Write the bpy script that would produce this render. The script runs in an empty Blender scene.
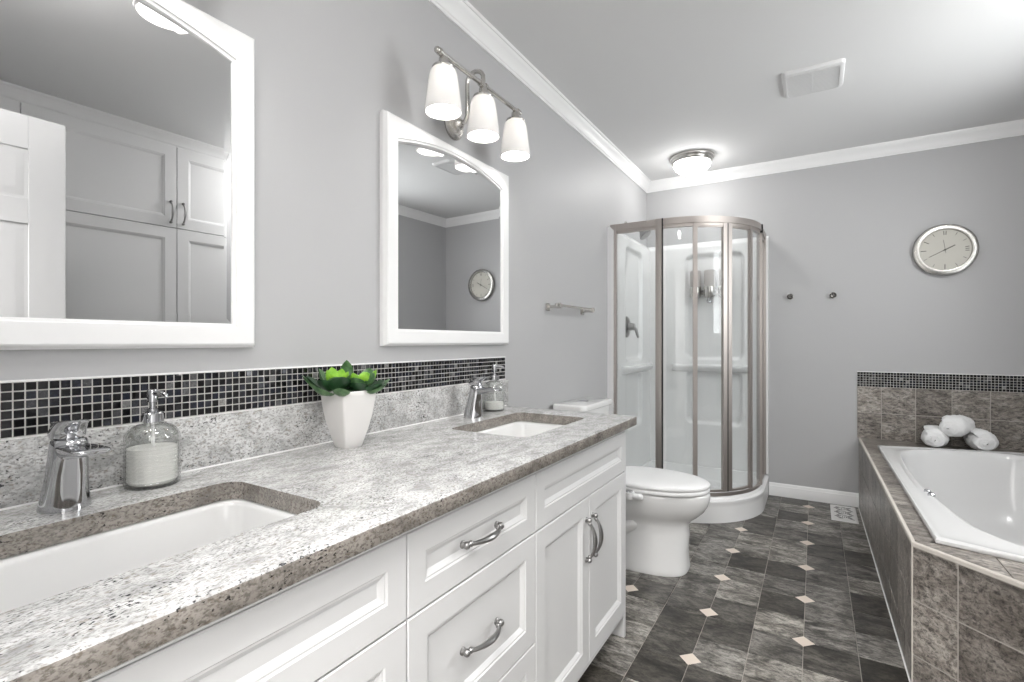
import bpy, bmesh, math, random
from mathutils import Vector, Matrix
PI = math.pi
S = bpy.context.scene
COL = S.collection
random.seed(7)

# ------------------------------------------------------------------ camera
FPX, YAW = 500.9, 0.544
cam_d = bpy.data.cameras.new('camera')
cam = bpy.data.objects.new('camera', cam_d); COL.objects.link(cam)
cam.location = (1.197, 0.0, 1.1274)
cam.rotation_euler = (PI / 2, 0, YAW)
cam_d.sensor_width = 36; cam_d.lens = FPX / 1024 * 36
cam_d.shift_y = 0.5 / 1024
cam_d.clip_start = 0.02
S.camera = cam

# ------------------------------------------------------------------ light
S.view_settings.view_transform = 'Standard'
S.view_settings.look = 'None'
S.view_settings.exposure = 1.05
S.view_settings.gamma = 1
S.view_settings.use_curve_mapping = False
S.cycles.use_denoising = True
S.cycles.max_bounces = 12
S.cycles.transparent_max_bounces = 24
S.cycles.sample_clamp_indirect = 4
W = bpy.data.worlds.new('world'); S.world = W
W.use_nodes = True
W.node_tree.nodes['Background'].inputs[0].default_value = (0.86, 0.93, 1, 1)
W.node_tree.nodes['Background'].inputs[1].default_value = 1.2

def area(name, loc, rot, sx, sy, power, col=(1, 1, 1)):
    d = bpy.data.lights.new(name, 'AREA'); d.shape = 'RECTANGLE'; d.size = sx; d.size_y = sy
    d.energy = power; d.color = col
    o = bpy.data.objects.new(name, d); COL.objects.link(o); o.location = loc; o.rotation_euler = rot
    return o
BULB_E = 45.0        # bulbs inside the vanity light shades
DOME_E = 13.0         # glow of the flush ceiling light glass
area('added_window_fill', (2.50, 2.75, 1.62), (0, PI / 2, 0), 0.95, 0.95, 11, (1, 0.99, 0.98))  # fill through the added, unseen window over the tub
area('hall_fill', (1.1, -0.95, 2.36), (0, 0, 0), 1.1, 0.9, 62, (1, 0.98, 0.96))  # added lamp without a fixture, fills the room through the doorway

# ------------------------------------------------------------------ node helpers
def new_mat(name):
    m = bpy.data.materials.new(name); m.use_nodes = True
    nt = m.node_tree; b = nt.nodes['Principled BSDF']
    return m, nt, b
def simple(name, col, rough=0.5, metal=0.0, spec=0.5, bump=0.0, bscale=200, coat=0.0):
    m, nt, b = new_mat(name)
    b.inputs['Base Color'].default_value = (*col, 1)
    b.inputs['Roughness'].default_value = rough
    b.inputs['Metallic'].default_value = metal
    b.inputs['Specular IOR Level'].default_value = spec
    b.inputs['Coat Weight'].default_value = coat
    # a faint procedural break-up of the finish
    n = nt.nodes.new('ShaderNodeTexNoise'); n.inputs['Scale'].default_value = bscale
    tc = nt.nodes.new('ShaderNodeTexCoord'); nt.links.new(tc.outputs['Object'], n.inputs['Vector'])
    if bump > 0:
        bp = nt.nodes.new('ShaderNodeBump'); bp.inputs['Strength'].default_value = bump
        bp.inputs['Distance'].default_value = 0.002
        nt.links.new(n.outputs['Fac'], bp.inputs['Height']); nt.links.new(bp.outputs['Normal'], b.inputs['Normal'])
    else:
        mr = nt.nodes.new('ShaderNodeMapRange')
        mr.inputs['To Min'].default_value = max(0.0, rough - 0.02); mr.inputs['To Max'].default_value = rough + 0.02
        nt.links.new(n.outputs['Fac'], mr.inputs['Value']); nt.links.new(mr.outputs['Result'], b.inputs['Roughness'])
    return m
def ramp(nt, fac, stops):
    r = nt.nodes.new('ShaderNodeValToRGB')
    e = r.color_ramp.elements
    while len(e) > 1: e.remove(e[-1])
    e[0].position = stops[0][0]; e[0].color = (*stops[0][1], 1)
    for p, c in stops[1:]:
        k = e.new(p); k.color = (*c, 1)
    nt.links.new(fac, r.inputs['Fac'])
    return r.outputs['Color']
def noise(nt, vec, scale, detail=4, rough=0.55, dist=0.0):
    n = nt.nodes.new('ShaderNodeTexNoise')
    n.inputs['Scale'].default_value = scale; n.inputs['Detail'].default_value = detail
    n.inputs['Roughness'].default_value = rough; n.inputs['Distortion'].default_value = dist
    nt.links.new(vec, n.inputs['Vector'])
    return n.outputs['Fac']
def mixc(nt, fac, a, b, mode='MIX'):
    m = nt.nodes.new('ShaderNodeMix'); m.data_type = 'RGBA'; m.blend_type = mode
    for s, v in ((m.inputs['Factor'], fac), (m.inputs['A'], a), (m.inputs['B'], b)):
        if isinstance(v, (int, float)): s.default_value = v
        elif isinstance(v, tuple): s.default_value = (*v, 1)
        else: nt.links.new(v, s)
    return m.outputs['Result']
def emitter(name, col, strength):
    m, nt, b = new_mat(name)
    b.inputs['Base Color'].default_value = (*col, 1)
    b.inputs['Roughness'].default_value = 0.25
    b.inputs['Emission Color'].default_value = (*col, 1)
    b.inputs['Emission Strength'].default_value = strength
    return m
def thin_glass(name, tint=(0.97, 0.98, 0.98), ior=1.45, rough=0.0, extra=0.0):
    m = bpy.data.materials.new(name); m.use_nodes = True
    nt = m.node_tree; nt.nodes.remove(nt.nodes['Principled BSDF'])
    out = nt.nodes['Material Output']
    t = nt.nodes.new('ShaderNodeBsdfTransparent'); t.inputs[0].default_value = (*tint, 1)
    g = nt.nodes.new('ShaderNodeBsdfGlossy'); g.inputs['Roughness'].default_value = rough
    f = nt.nodes.new('ShaderNodeFresnel')
    gm = nt.nodes.new('ShaderNodeNewGeometry'); mr = nt.nodes.new('ShaderNodeMapRange')   # thin pane: same reflectance from both faces
    mr.inputs['To Min'].default_value = ior; mr.inputs['To Max'].default_value = 1 / ior
    nt.links.new(gm.outputs['Backfacing'], mr.inputs['Value']); nt.links.new(mr.outputs['Result'], f.inputs['IOR'])
    mx = nt.nodes.new('ShaderNodeMixShader')
    if extra:
        a = nt.nodes.new('ShaderNodeMath'); a.operation = 'ADD'; a.inputs[1].default_value = extra
        nt.links.new(f.outputs[0], a.inputs[0]); nt.links.new(a.outputs[0], mx.inputs[0])
    else:
        nt.links.new(f.outputs[0], mx.inputs[0])
    nt.links.new(t.outputs[0], mx.inputs[1]); nt.links.new(g.outputs[0], mx.inputs[2])
    nt.links.new(mx.outputs[0], out.inputs['Surface'])
    return m

# ------------------------------------------------------------------ materials
def wall_paint(name, col, rough=0.42):
    m, nt, b = new_mat(name)
    tc = nt.nodes.new('ShaderNodeTexCoord')
    b.inputs['Base Color'].default_value = (*col, 1); b.inputs['Roughness'].default_value = rough
    n = noise(nt, tc.outputs['Object'], 180, 3)
    bp = nt.nodes.new('ShaderNodeBump'); bp.inputs['Strength'].default_value = 0.06; bp.inputs['Distance'].default_value = 0.002
    nt.links.new(n, bp.inputs['Height']); nt.links.new(bp.outputs['Normal'], b.inputs['Normal'])
    return m
M = {}
M['wall'] = wall_paint('grey_wall_paint', (0.465, 0.465, 0.47), 0.5)
M['ceiling'] = wall_paint('ceiling_paint', (0.74, 0.74, 0.74), 0.8)
M['trim'] = simple('white_trim_paint', (0.85, 0.85, 0.85), 0.35)
M['cab'] = simple('white_cabinet_paint', (0.70, 0.70, 0.70), 0.33)
M['door'] = simple('white_door_paint', (0.62, 0.62, 0.62), 0.4)
M['frame'] = simple('white_mirror_frame_paint', (0.84, 0.84, 0.84), 0.3)
M['porcelain'] = simple('white_porcelain', (0.78, 0.78, 0.775), 0.08, coat=0.4)
M['acrylic'] = simple('white_shower_acrylic', (0.84, 0.84, 0.84), 0.2)
M['tub'] = simple('white_tub_acrylic', (0.68, 0.68, 0.68), 0.2)
M['chrome'] = simple('polished_chrome', (0.55, 0.555, 0.57), 0.05, 1.0)
M['nickel'] = simple('brushed_nickel', (0.56, 0.545, 0.52), 0.26, 1.0)
M['pewter'] = simple('antique_pewter', (0.36, 0.355, 0.35), 0.30, 1.0)
M['gunmetal'] = simple('dark_nickel', (0.16, 0.155, 0.15), 0.22, 1.0)
M['satin'] = simple('satin_shower_metal', (0.47, 0.43, 0.405), 0.45, 0.85)
M['black'] = simple('black_rubber', (0.012, 0.012, 0.012), 0.5)
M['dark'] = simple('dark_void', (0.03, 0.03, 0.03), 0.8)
M['grout'] = simple('beige_grout', (0.42, 0.39, 0.355), 0.85, bump=0.2)
M['mgrout'] = simple('pale_mosaic_grout', (0.58, 0.565, 0.54), 0.85, bump=0.2)
M['caulk'] = simple('white_caulk', (0.80, 0.80, 0.79), 0.5)
M['diamond'] = simple('cream_floor_inset', (0.72, 0.63, 0.55), 0.35)
M['edge'] = simple('beige_tile_edge_trim', (0.60, 0.56, 0.51), 0.4)
M['pot'] = simple('white_ceramic_pot', (0.72, 0.705, 0.69), 0.3)
M['soil'] = simple('dark_soil', (0.02, 0.018, 0.014), 0.9, bump=0.8, bscale=300)
M['towel'] = simple('white_terry_towel', (0.86, 0.86, 0.86), 0.95, bump=1.0, bscale=350)
M['clockface'] = simple('cream_clock_face', (0.58, 0.565, 0.51), 0.5)
M['clockrim'] = simple('brushed_steel_rim', (0.42, 0.41, 0.39), 0.25, 1.0)
M['ink'] = simple('grey_clock_print', (0.12, 0.115, 0.10), 0.5)
M['register'] = simple('white_register_enamel', (0.82, 0.81, 0.80), 0.35)
M['vent'] = simple('white_vent_plastic', (0.70, 0.70, 0.70), 0.5)
M['lotion'] = simple('cream_liquid_soap', (0.92, 0.91, 0.88), 0.4)
M['plastic'] = simple('white_plastic', (0.82, 0.82, 0.82), 0.3)
M['frost'] = simple('frosted_dispenser_plastic', (0.50, 0.47, 0.455), 0.35)
M['bulb'] = emitter('glowing_bulb', (1.0, 0.985, 0.96), BULB_E)
m = bpy.data.materials.new('opal_shade_glass'); m.use_nodes = True      # mostly reflecting opal glass that lets a little of the bulb through
nt = m.node_tree; b = nt.nodes['Principled BSDF']
b.inputs['Base Color'].default_value = (0.88, 0.87, 0.86, 1); b.inputs['Roughness'].default_value = 0.2
tr = nt.nodes.new('ShaderNodeBsdfTranslucent'); tr.inputs[0].default_value = (1, 0.985, 0.965, 1)
mx = nt.nodes.new('ShaderNodeMixShader'); mx.inputs[0].default_value = 0.13
nt.links.new(b.outputs[0], mx.inputs[1]); nt.links.new(tr.outputs[0], mx.inputs[2]); nt.links.new(mx.outputs[0], nt.nodes['Material Output'].inputs['Surface'])
M['shade'] = m
M['dome'] = emitter('glowing_alabaster_glass', (1.0, 0.99, 0.975), DOME_E)
M['dome_fill_tub'] = emitter('tub_fill_glass', (1.0, 0.99, 0.975), DOME_E * 3.5)  # strong glow for the added unseen light over the tub
M['dome_fill_doorway'] = emitter('doorway_fill_glass', (1.0, 0.985, 0.97), DOME_E * 1.8)  # glow for the added unseen light near the doorway
M['glass'] = thin_glass('clear_shower_glass')
M['bottle'] = thin_glass('ribbed_bottle_glass', (0.955, 0.96, 0.955), 1.45, 0.02, 0.07)
M['pane'] = thin_glass('added_window_glass')
m, nt, b = new_mat('silvered_mirror'); b.inputs['Base Color'].default_value = (0.80, 0.805, 0.81, 1)
b.inputs['Metallic'].default_value = 1; b.inputs['Roughness'].default_value = 0.0
M['mirror'] = m

def leaf_mat(name, c1, c2):
    m, nt, b = new_mat(name)
    tc = nt.nodes.new('ShaderNodeTexCoord')
    c = ramp(nt, noise(nt, tc.outputs['Object'], 60, 3), [(0.3, c1), (0.7, c2)])
    nt.links.new(c, b.inputs['Base Color']); b.inputs['Roughness'].default_value = 0.35
    return m
M['leaf_dark'] = leaf_mat('dark_green_leaf', (0.008, 0.034, 0.012), (0.022, 0.075, 0.026))
M['leaf_mid'] = leaf_mat('mid_green_leaf', (0.02, 0.085, 0.022), (0.13, 0.24, 0.10))
M['leaf_lime'] = leaf_mat('lime_green_leaf', (0.14, 0.38, 0.02), (0.33, 0.60, 0.06))

def granite(name, tint=None):
    m, nt, b = new_mat(name)
    g = nt.nodes.new('ShaderNodeNewGeometry'); P = g.outputs['Position']
    mp = nt.nodes.new('ShaderNodeMapping'); mp.inputs['Scale'].default_value = (1.5, 0.75, 1.2)
    mp.inputs['Rotation'].default_value = (0, 0, 0.5)
    nt.links.new(P, mp.inputs['Vector']); V = mp.outputs['Vector']
    base = ramp(nt, noise(nt, V, 22, 5, 0.6, 0.5), [(0.34, (0.40, 0.40, 0.395)), (0.48, (0.58, 0.58, 0.575)), (0.62, (0.70, 0.70, 0.695))])
    gr = ramp(nt, noise(nt, V, 190, 3, 0.65), [(0.48, (0, 0, 0)), (0.62, (0.8, 0.8, 0.8))])
    c = mixc(nt, gr, base, (0.27, 0.265, 0.255))
    tan = ramp(nt, noise(nt, V, 125, 4, 0.6), [(0.55, (0, 0, 0)), (0.68, (0.75, 0.75, 0.75))])
    c = mixc(nt, tan, c, (0.27, 0.235, 0.20))
    clus = noise(nt, V, 13, 3)
    dk = nt.nodes.new('ShaderNodeMath'); dk.operation = 'MULTIPLY_ADD'; dk.inputs[1].default_value = 0.55
    nt.links.new(clus, dk.inputs[0]); nt.links.new(noise(nt, V, 215, 2, 0.5), dk.inputs[2])
    sp = ramp(nt, dk.outputs[0], [(0.925, (0, 0, 0)), (0.995, (1, 1, 1))])
    c = mixc(nt, sp, c, (0.05, 0.05, 0.052))
    vein = ramp(nt, noise(nt, V, 6, 5, 0.6, 1.4), [(0.485, (0, 0, 0)), (0.50, (0.35, 0.35, 0.35)), (0.515, (0, 0, 0))])
    c = mixc(nt, vein, c, (0.20, 0.20, 0.205))
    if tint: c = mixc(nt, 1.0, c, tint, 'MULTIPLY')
    nt.links.new(c, b.inputs['Base Color']); b.inputs['Roughness'].default_value = 0.16
    return m
M['granite'] = granite('speckled_granite')
M['granite_cut'] = granite('sawn_granite_edge', (0.48, 0.44, 0.40))     # the cut edges of the slab get a browner tint

def slate(name, cols, tone, rough=0.42, streak=(0.35, 0, 0)):
    """slate look tile: each tile its own tone and its own stretch of stone"""
    m, nt, b = new_mat(name)
    g = nt.nodes.new('ShaderNodeNewGeometry')
    rnd = g.outputs['Random Per Island']
    off = nt.nodes.new('ShaderNodeVectorMath'); off.operation = 'SCALE'; off.inputs[0].default_value = (3.1, 5.7, 9.3)
    nt.links.new(rnd, off.inputs['Scale'])
    add = nt.nodes.new('ShaderNodeVectorMath'); add.operation = 'ADD'
    nt.links.new(g.outputs['Position'], add.inputs[0]); nt.links.new(off.outputs[0], add.inputs[1])
    mp = nt.nodes.new('ShaderNodeMapping'); mp.inputs['Rotation'].default_value = (0, 0, streak[0]); mp.inputs['Scale'].default_value = (3.2, 6.5, 6.5)
    nt.links.new(add.outputs[0], mp.inputs['Vector']); V = mp.outputs['Vector']
    a = noise(nt, V, 2.4, 6, 0.7, 0.8)
    c = ramp(nt, a, cols)
    mp2 = nt.nodes.new('ShaderNodeMapping'); mp2.inputs['Rotation'].default_value = (0, 0, streak[0] + 0.25); mp2.inputs['Scale'].default_value = (15, 34, 34)
    nt.links.new(add.outputs[0], mp2.inputs['Vector'])
    fine = ramp(nt, noise(nt, mp2.outputs['Vector'], 2.4, 8, 0.82, 0.5), [(0.37, (0.08, 0.08, 0.08)), (0.45, (0.50, 0.50, 0.50)), (0.51, (1.0, 1.0, 1.0)), (0.62, (1.45, 1.44, 1.42))])
    c = mixc(nt, 0.9, c, fine, 'MULTIPLY')
    t = ramp(nt, rnd, tone)
    c = mixc(nt, 1.0, c, t, 'MULTIPLY')
    nt.links.new(c, b.inputs['Base Color'])
    b.inputs['Roughness'].default_value = rough
    bp = nt.nodes.new('ShaderNodeBump'); bp.inputs['Strength'].default_value = 0.25; bp.inputs['Distance'].default_value = 0.003
    nt.links.new(a, bp.inputs['Height']); nt.links.new(bp.outputs['Normal'], b.inputs['Normal'])
    return m
M['floor_tile'] = slate('charcoal_slate_floor_tile',
    [(0.34, (0.022, 0.020, 0.017)), (0.44, (0.085, 0.079, 0.070)), (0.53, (0.175, 0.166, 0.152)), (0.66, (0.27, 0.258, 0.24))],
    [(0.0, (0.30, 0.28, 0.25)), (0.35, (0.78, 0.77, 0.75)), (0.7, (1.25, 1.25, 1.25)), (1.0, (1.75, 1.73, 1.68))], 0.36)
M['tub_tile'] = slate('taupe_slate_wall_tile',
    [(0.32, (0.09, 0.080, 0.072)), (0.45, (0.19, 0.174, 0.160)), (0.54, (0.26, 0.243, 0.226)), (0.67, (0.36, 0.342, 0.322))],
    [(0.0, (0.80, 0.77, 0.74)), (1.0, (1.45, 1.42, 1.38))], 0.30)

def mosaic_mat():
    m, nt, b = new_mat('dark_glass_mosaic')
    g = nt.nodes.new('ShaderNodeNewGeometry')
    c = ramp(nt, g.outputs['Random Per Island'],
             [(0.0, (0.004, 0.004, 0.005)), (0.52, (0.010, 0.010, 0.012)), (0.70, (0.020, 0.023, 0.036)), (0.84, (0.035, 0.037, 0.046)),
              (0.93, (0.09, 0.09, 0.095)), (0.98, (0.22, 0.22, 0.22)), (1.0, (0.42, 0.41, 0.39))])
    n = ramp(nt, noise(nt, g.outputs['Position'], 130, 4, 0.7, 1.5), [(0.35, (0.5, 0.5, 0.5)), (0.6, (1, 1, 1)), (0.75, (2.2, 2.2, 2.2))])
    nt.links.new(mixc(nt, 1.0, c, n, 'MULTIPLY'), b.inputs['Base Color'])
    b.inputs['Roughness'].default_value = 0.12
    return m
M['mosaic'] = mosaic_mat()

# ------------------------------------------------------------------ mesh builder
class MB:
    def __init__(self): self.bm = bmesh.new(); self.mi = 0
    def _add(self, verts, faces):
        vs = [self.bm.verts.new(v) for v in verts]
        for f in faces:
            try:
                q = self.bm.faces.new([vs[i] for i in f]); q.material_index = self.mi
            except ValueError: pass
        return self
    def box(self, x0, x1, y0, y1, z0, z1, bev=0.0, seg=2, rot=None):
        t = bmesh.new()
        r = bmesh.ops.create_cube(t, size=1)
        c = Vector(((x0 + x1) / 2, (y0 + y1) / 2, (z0 + z1) / 2))
        for v in t.verts: v.co = Vector((v.co.x * (x1 - x0), v.co.y * (y1 - y0), v.co.z * (z1 - z0)))
        if bev: bmesh.ops.bevel(t, geom=t.edges[:], offset=bev, segments=seg, affect='EDGES', profile=0.6)
        for v in t.verts: v.co = (rot @ v.co if rot else v.co) + c
        return self.join(t)
    def join(self, t):
        t.verts.index_update()
        vs = [tuple(v.co) for v in t.verts]; fs = [[v.index for v in f.verts] for f in t.faces]
        t.free()
        return self._add(vs, fs)
    def loft(self, rings, cap0=True, cap1=True, closed=True):
        n = len(rings[0]); vs = [p for r in rings for p in r]; fs = []
        for i in range(len(rings) - 1):
            for j in range(n if closed else n - 1):
                k = (j + 1) % n
                fs.append((i * n + j, i * n + k, (i + 1) * n + k, (i + 1) * n + j))
        if cap0: fs.append(tuple(reversed(range(n))))
        if cap1: fs.append(tuple(range((len(rings) - 1) * n, len(rings) * n)))
        return self._add(vs, fs)
    def lathe(self, prof, c=(0, 0, 0), n=32, axis='z', cap0=True, cap1=True, sq=None):
        """prof: (radius, height along axis)"""
        rings = []
        for r, h in prof:
            ring = []
            for k in range(n):
                a = 2 * PI * k / n
                p = (r * math.cos(a), r * math.sin(a), h)
                if axis == 'x': p = (h, p[0], p[1])
                elif axis == 'y': p = (p[1], h, p[0])
                elif axis == '-y': p = (p[0], -h, p[1])
                ring.append((p[0] + c[0], p[1] + c[1], p[2] + c[2]))
            rings.append(ring)
        return self.loft(rings, cap0, cap1)
    def tube(self, pts, r, n=10, caps=True, flat=None):
        P = [Vector(p) for p in pts]
        R = r if isinstance(r, (list, tuple)) else [r] * len(P)
        rings = []; prev = None
        for i, p in enumerate(P):
            t = (P[min(i + 1, len(P) - 1)] - P[max(i - 1, 0)]).normalized()
            if prev is None:
                u = t.orthogonal().normalized()
                if flat is not None: u = (Vector(flat) - t * t.dot(Vector(flat))).normalized()
            else: u = (prev - t * t.dot(prev)).normalized()
            prev = u; w = t.cross(u)
            rr = R[i] if isinstance(R[i], (tuple, list)) else (R[i], R[i])
            rings.append([tuple(p + u * rr[0] * math.cos(2 * PI * k / n) + w * rr[1] * math.sin(2 * PI * k / n)) for k in range(n)])
        return self.loft(rings, caps, caps)
    def ball(self, c, r, n=16, m=10, sz=None):
        sz = sz or (1, 1, 1)
        rings = []
        for i in range(m + 1):
            a = -PI / 2 + PI * i / m
            rr = max(1e-4, math.cos(a)) * r
            rings.append([(c[0] + rr * math.cos(2 * PI * k / n) * sz[0], c[1] + rr * math.sin(2 * PI * k / n) * sz[1], c[2] + r * math.sin(a) * sz[2]) for k in range(n)])
        return self.loft(rings)
    def panel(self, f, rings):
        """nested rectangles: f(a,b,d)->xyz ; rings: (a0,a1,b0,b1,depth)"""
        R = [[f(a0, b0, d), f(a1, b0, d), f(a1, b1, d), f(a0, b1, d)] for a0, a1, b0, b1, d in rings]
        return self.loft(R)
    def build(self, name, mats, parent=None, origin=None, angle=35, smooth=True):
        o0 = Vector(origin) if origin is not None else (Vector(parent['_o']) if parent is not None and '_o' in parent else Vector((0, 0, 0)))
        for v in self.bm.verts: v.co -= o0
        bmesh.ops.recalc_face_normals(self.bm, faces=self.bm.faces[:])
        me = bpy.data.meshes.new(name); self.bm.to_mesh(me); self.bm.free()
        for mm in (mats if isinstance(mats, (list, tuple)) else [mats]): me.materials.append(mm)
        if smooth:
            me.shade_smooth(); me.set_sharp_from_angle(angle=math.radians(angle))
        o = bpy.data.objects.new(name, me); COL.objects.link(o)
        if parent is not None: o.parent = parent; o['_o'] = list(o0)
        else: o.location = o0; o['_o'] = list(o0)
        if parent is not None and parent.type != 'EMPTY': pass
        return o
def thing(name, origin, label, cat, group=None):
    o = bpy.data.objects.new(name, None); COL.objects.link(o)
    o.location = origin; o['_o'] = list(origin); o.empty_display_size = 0.05
    o['label'] = label; o['category'] = cat
    if group: o['group'] = group
    return o
def tag(o, label, cat, group=None):
    o['label'] = label; o['category'] = cat
    if group: o['group'] = group
    return o
def struct(mb, name, mats, **k):
    o = mb.build(name, mats, **k); o['kind'] = 'structure'; return o
def dup(src, delta, label):
    def rec(s, par):
        c = s.copy(); COL.objects.link(c)
        if par is not None: c.parent = par
        for ch in [x for x in ALL if x.parent == s]: rec(ch, c)
        return c
    ALL = list(bpy.data.objects)
    r = rec(src, None)
    r.location = Vector(src.location) + Vector(delta); r['label'] = label
    return r
def rrect(x0, x1, y0, y1, r, n=6):
    """rounded rectangle outline, counter-clockwise"""
    pts = []
    for cx, cy, a0 in ((x1 - r, y1 - r, 0), (x0 + r, y1 - r, PI / 2), (x0 + r, y0 + r, PI), (x1 - r, y0 + r, 1.5 * PI)):
        for k in range(n + 1):
            a = a0 + PI / 2 * k / n
            pts.append((cx + r * math.cos(a), cy + r * math.sin(a)))
    return pts

# ------------------------------------------------------------------ room shell
XR, YF, YB, ZC = 2.40, 4.142, -0.06, 2.44
# floor: grout bed with slate tiles and cream diamond insets, all one surface
mb = MB()
mb.mi = 1; mb.box(-0.1, 2.8, -2.1, 4.25, -0.10, -0.003)
PX, PY, X0, Y0 = 0.1709, 0.17945, 1.1598, 2.1783
mb.mi = 0
gx = 0.0022
def tile(x0, x1, y0, y1):
    x0 = max(x0, -0.02); x1 = min(x1, 2.75)
    if x1 - x0 < 0.01: return
    b = 0.0012
    mb.loft([[(x0, y0, -0.003), (x1, y0, -0.003), (x1, y1, -0.003), (x0, y1, -0.003)],
             [(x0, y0, -b), (x1, y0, -b), (x1, y1, -b), (x0, y1, -b)],
             [(x0 + b, y0 + b, 0), (x1 - b, y0 + b, 0), (x1 - b, y1 - b, 0), (x0 + b, y1 - b, 0)]], cap0=False)
for i in range(-8, 10):
    for j in range(-25, 13):
        y0 = Y0 + j * PY; x0 = X0 + i * PX
        tile(x0 + gx / 2, x0 + PX - gx / 2, y0 + gx / 2, min(y0 + PY, 4.24) - gx / 2)
mb.mi = 2
for a in range(-3, 4):
    for k in range(-6, 7):
        cx = X0 + 2 * a * PX; cy = Y0 + 2 * k * PY + (0.030 * -a if a < 0 else 0)
        if cx < 0 or cx > 2.3 or cy > 4.1 or cy < -0.05: continue
        s = 0.037
        q = [(cx - s, cy, 0), (cx, cy - s, 0), (cx + s, cy, 0), (cx, cy + s, 0)]
        mb.loft([[(x, y, -0.001) for x, y, z in q], [(x, y, 0.0006) for x, y, z in q]], cap0=False)
struct(mb, 'floor', [M['floor_tile'], M['grout'], M['diamond']], smooth=False)
struct(MB().box(-0.12, 2.8, -2.1, 4.26, ZC, ZC + 0.1), 'ceiling', M['ceiling'], smooth=False)
struct(MB().box(-0.12, 0, -0.06, 4.26, 0, ZC), 'wall_left', M['wall'], smooth=False)
struct(MB().box(0, 2.8, YF, 4.26, 0, ZC), 'wall_far', M['wall'], smooth=False)
# right wall: cabinet recess y -0.06..1.84, added window opening y 2.28..3.22, z 1.16..2.06
WY0, WY1, WZ0, WZ1 = 2.28, 3.22, 1.16, 2.08
CY0, CY1 = -0.05, 1.925
mb = MB()
mb.box(XR, XR + 0.14, CY1, WY0, 0, ZC); mb.box(XR, XR + 0.14, WY1, YF, 0, ZC)
mb.box(XR, XR + 0.14, WY0, WY1, 0, WZ0); mb.box(XR, XR + 0.14, WY0, WY1, WZ1, ZC)
mb.box(2.75, 2.8, YB, CY1, 0, ZC); mb.box(XR + 0.14, 2.8, CY1, CY1 + 0.05, 0, ZC)
struct(mb, 'wall_right', M['wall'], smooth=False)
# front wall with the doorway the picture was taken from
DX0, DX1, DH = 0.76, 1.55, 2.05
mb = MB()
mb.box(-0.12, DX0, -0.18, YB, 0, ZC); mb.box(DX1, 2.8, -0.18, YB, 0, ZC); mb.box(DX0, DX1, -0.18, YB, DH, ZC)
struct(mb, 'wall_front', M['wall'], smooth=False)
mb = MB()
mb.box(0.1, 0.2, -2.1, -0.18, 0, ZC); mb.box(2.0, 2.1, -2.1, -0.18, 0, ZC); mb.box(0.1, 2.1, -2.2, -2.1, 0, ZC)
struct(mb, 'wall_hall', M['ceiling'], smooth=False)
# door casing (trim) on the bathroom side
mb = MB()
for x0, x1 in ((DX0 - 0.07, DX0), (DX1, DX1 + 0.07)): mb.box(x0, x1, YB, YB + 0.016, 0, DH + 0.07, 0.004)
mb.box(DX0, DX1, YB, YB + 0.016, DH, DH + 0.07, 0.004)
struct(mb, 'trim_4', M['trim'])
# crown moulding: profile (out from wall, down from ceiling)
CP = [(0, 0.080), (0.007, 0.080), (0.009, 0.070), (0.013, 0.067), (0.016, 0.055), (0.024, 0.040), (0.036, 0.028), (0.042, 0.020),
      (0.044, 0.013), (0.050, 0.012), (0.052, 0.0), (0, 0)]
def crown(name, path, inward):
    rings = []
    for (x, y), (ix, iy) in zip(path, inward):
        rings.append([(x + ix * o, y + iy * o, ZC - d) for o, d in CP])
    return struct(MB().loft(rings), name, M['trim'], angle=25)
crown('trim_1', [(0, YB), (0, YF)], [(1, 1), (1, -1)])
crown('trim_2', [(0, YF), (XR, YF)], [(1, -1), (-1, -1)])
crown('trim_3', [(XR, YF), (XR, CY1 - 0.0)], [(-1, -1), (-1, 0)])
BP = [(0, 0), (0.014, 0), (0.014, 0.058), (0.012, 0.064), (0.012, 0.070), (0.009, 0.074), (0.008, 0.083), (0.004, 0.092), (0, 0.093)]
def baseboard(name, p0, p1, n):
    rings = [[(p[0] + n[0] * o, p[1] + n[1] * o, z) for o, z in BP] for p in (p0, p1)]
    return struct(MB().loft(rings), name, M['trim'], angle=25)
baseboard('baseboard_far', (0.908, YF), (1.452, YF), (0, -1))
baseboard('baseboard_left', (0, 1.87), (0, 3.20), (1, 0))
# unseen window added above the tub to bring in light
mb = MB()
for (y0, y1, z0, z1) in ((WY0, WY0 + 0.05, WZ0, WZ1), (WY1 - 0.05, WY1, WZ0, WZ1), (WY0 + 0.05, WY1 - 0.05, WZ0, WZ0 + 0.05), (WY0 + 0.05, WY1 - 0.05, WZ1 - 0.05, WZ1)):
    mb.box(XR + 0.05, XR + 0.10, y0, y1, z0, z1, 0.004)
mb.box(XR + 0.055, XR + 0.095, 2.735, 2.765, WZ0 + 0.05, WZ1 - 0.05, 0.003)
w1 = struct(mb, 'added_window_1', M['trim'])
g = MB().box(XR + 0.072, XR + 0.076, WY0 + 0.05, WY1 - 0.05, WZ0 + 0.05, WZ1 - 0.05).build('pane', M['pane'], w1, origin=(0, 0, 0))
mb = MB()
for (y0, y1, z0, z1) in ((WY0 - 0.07, WY0, WZ0 - 0.07, WZ1 + 0.07), (WY1, WY1 + 0.07, WZ0 - 0.07, WZ1 + 0.07), (WY0, WY1, WZ0 - 0.07, WZ0), (WY0, WY1, WZ1, WZ1 + 0.07)):
    mb.box(XR - 0.016, XR, y0, y1, z0, z1, 0.004)
struct(mb, 'trim_5', M['trim'])

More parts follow.
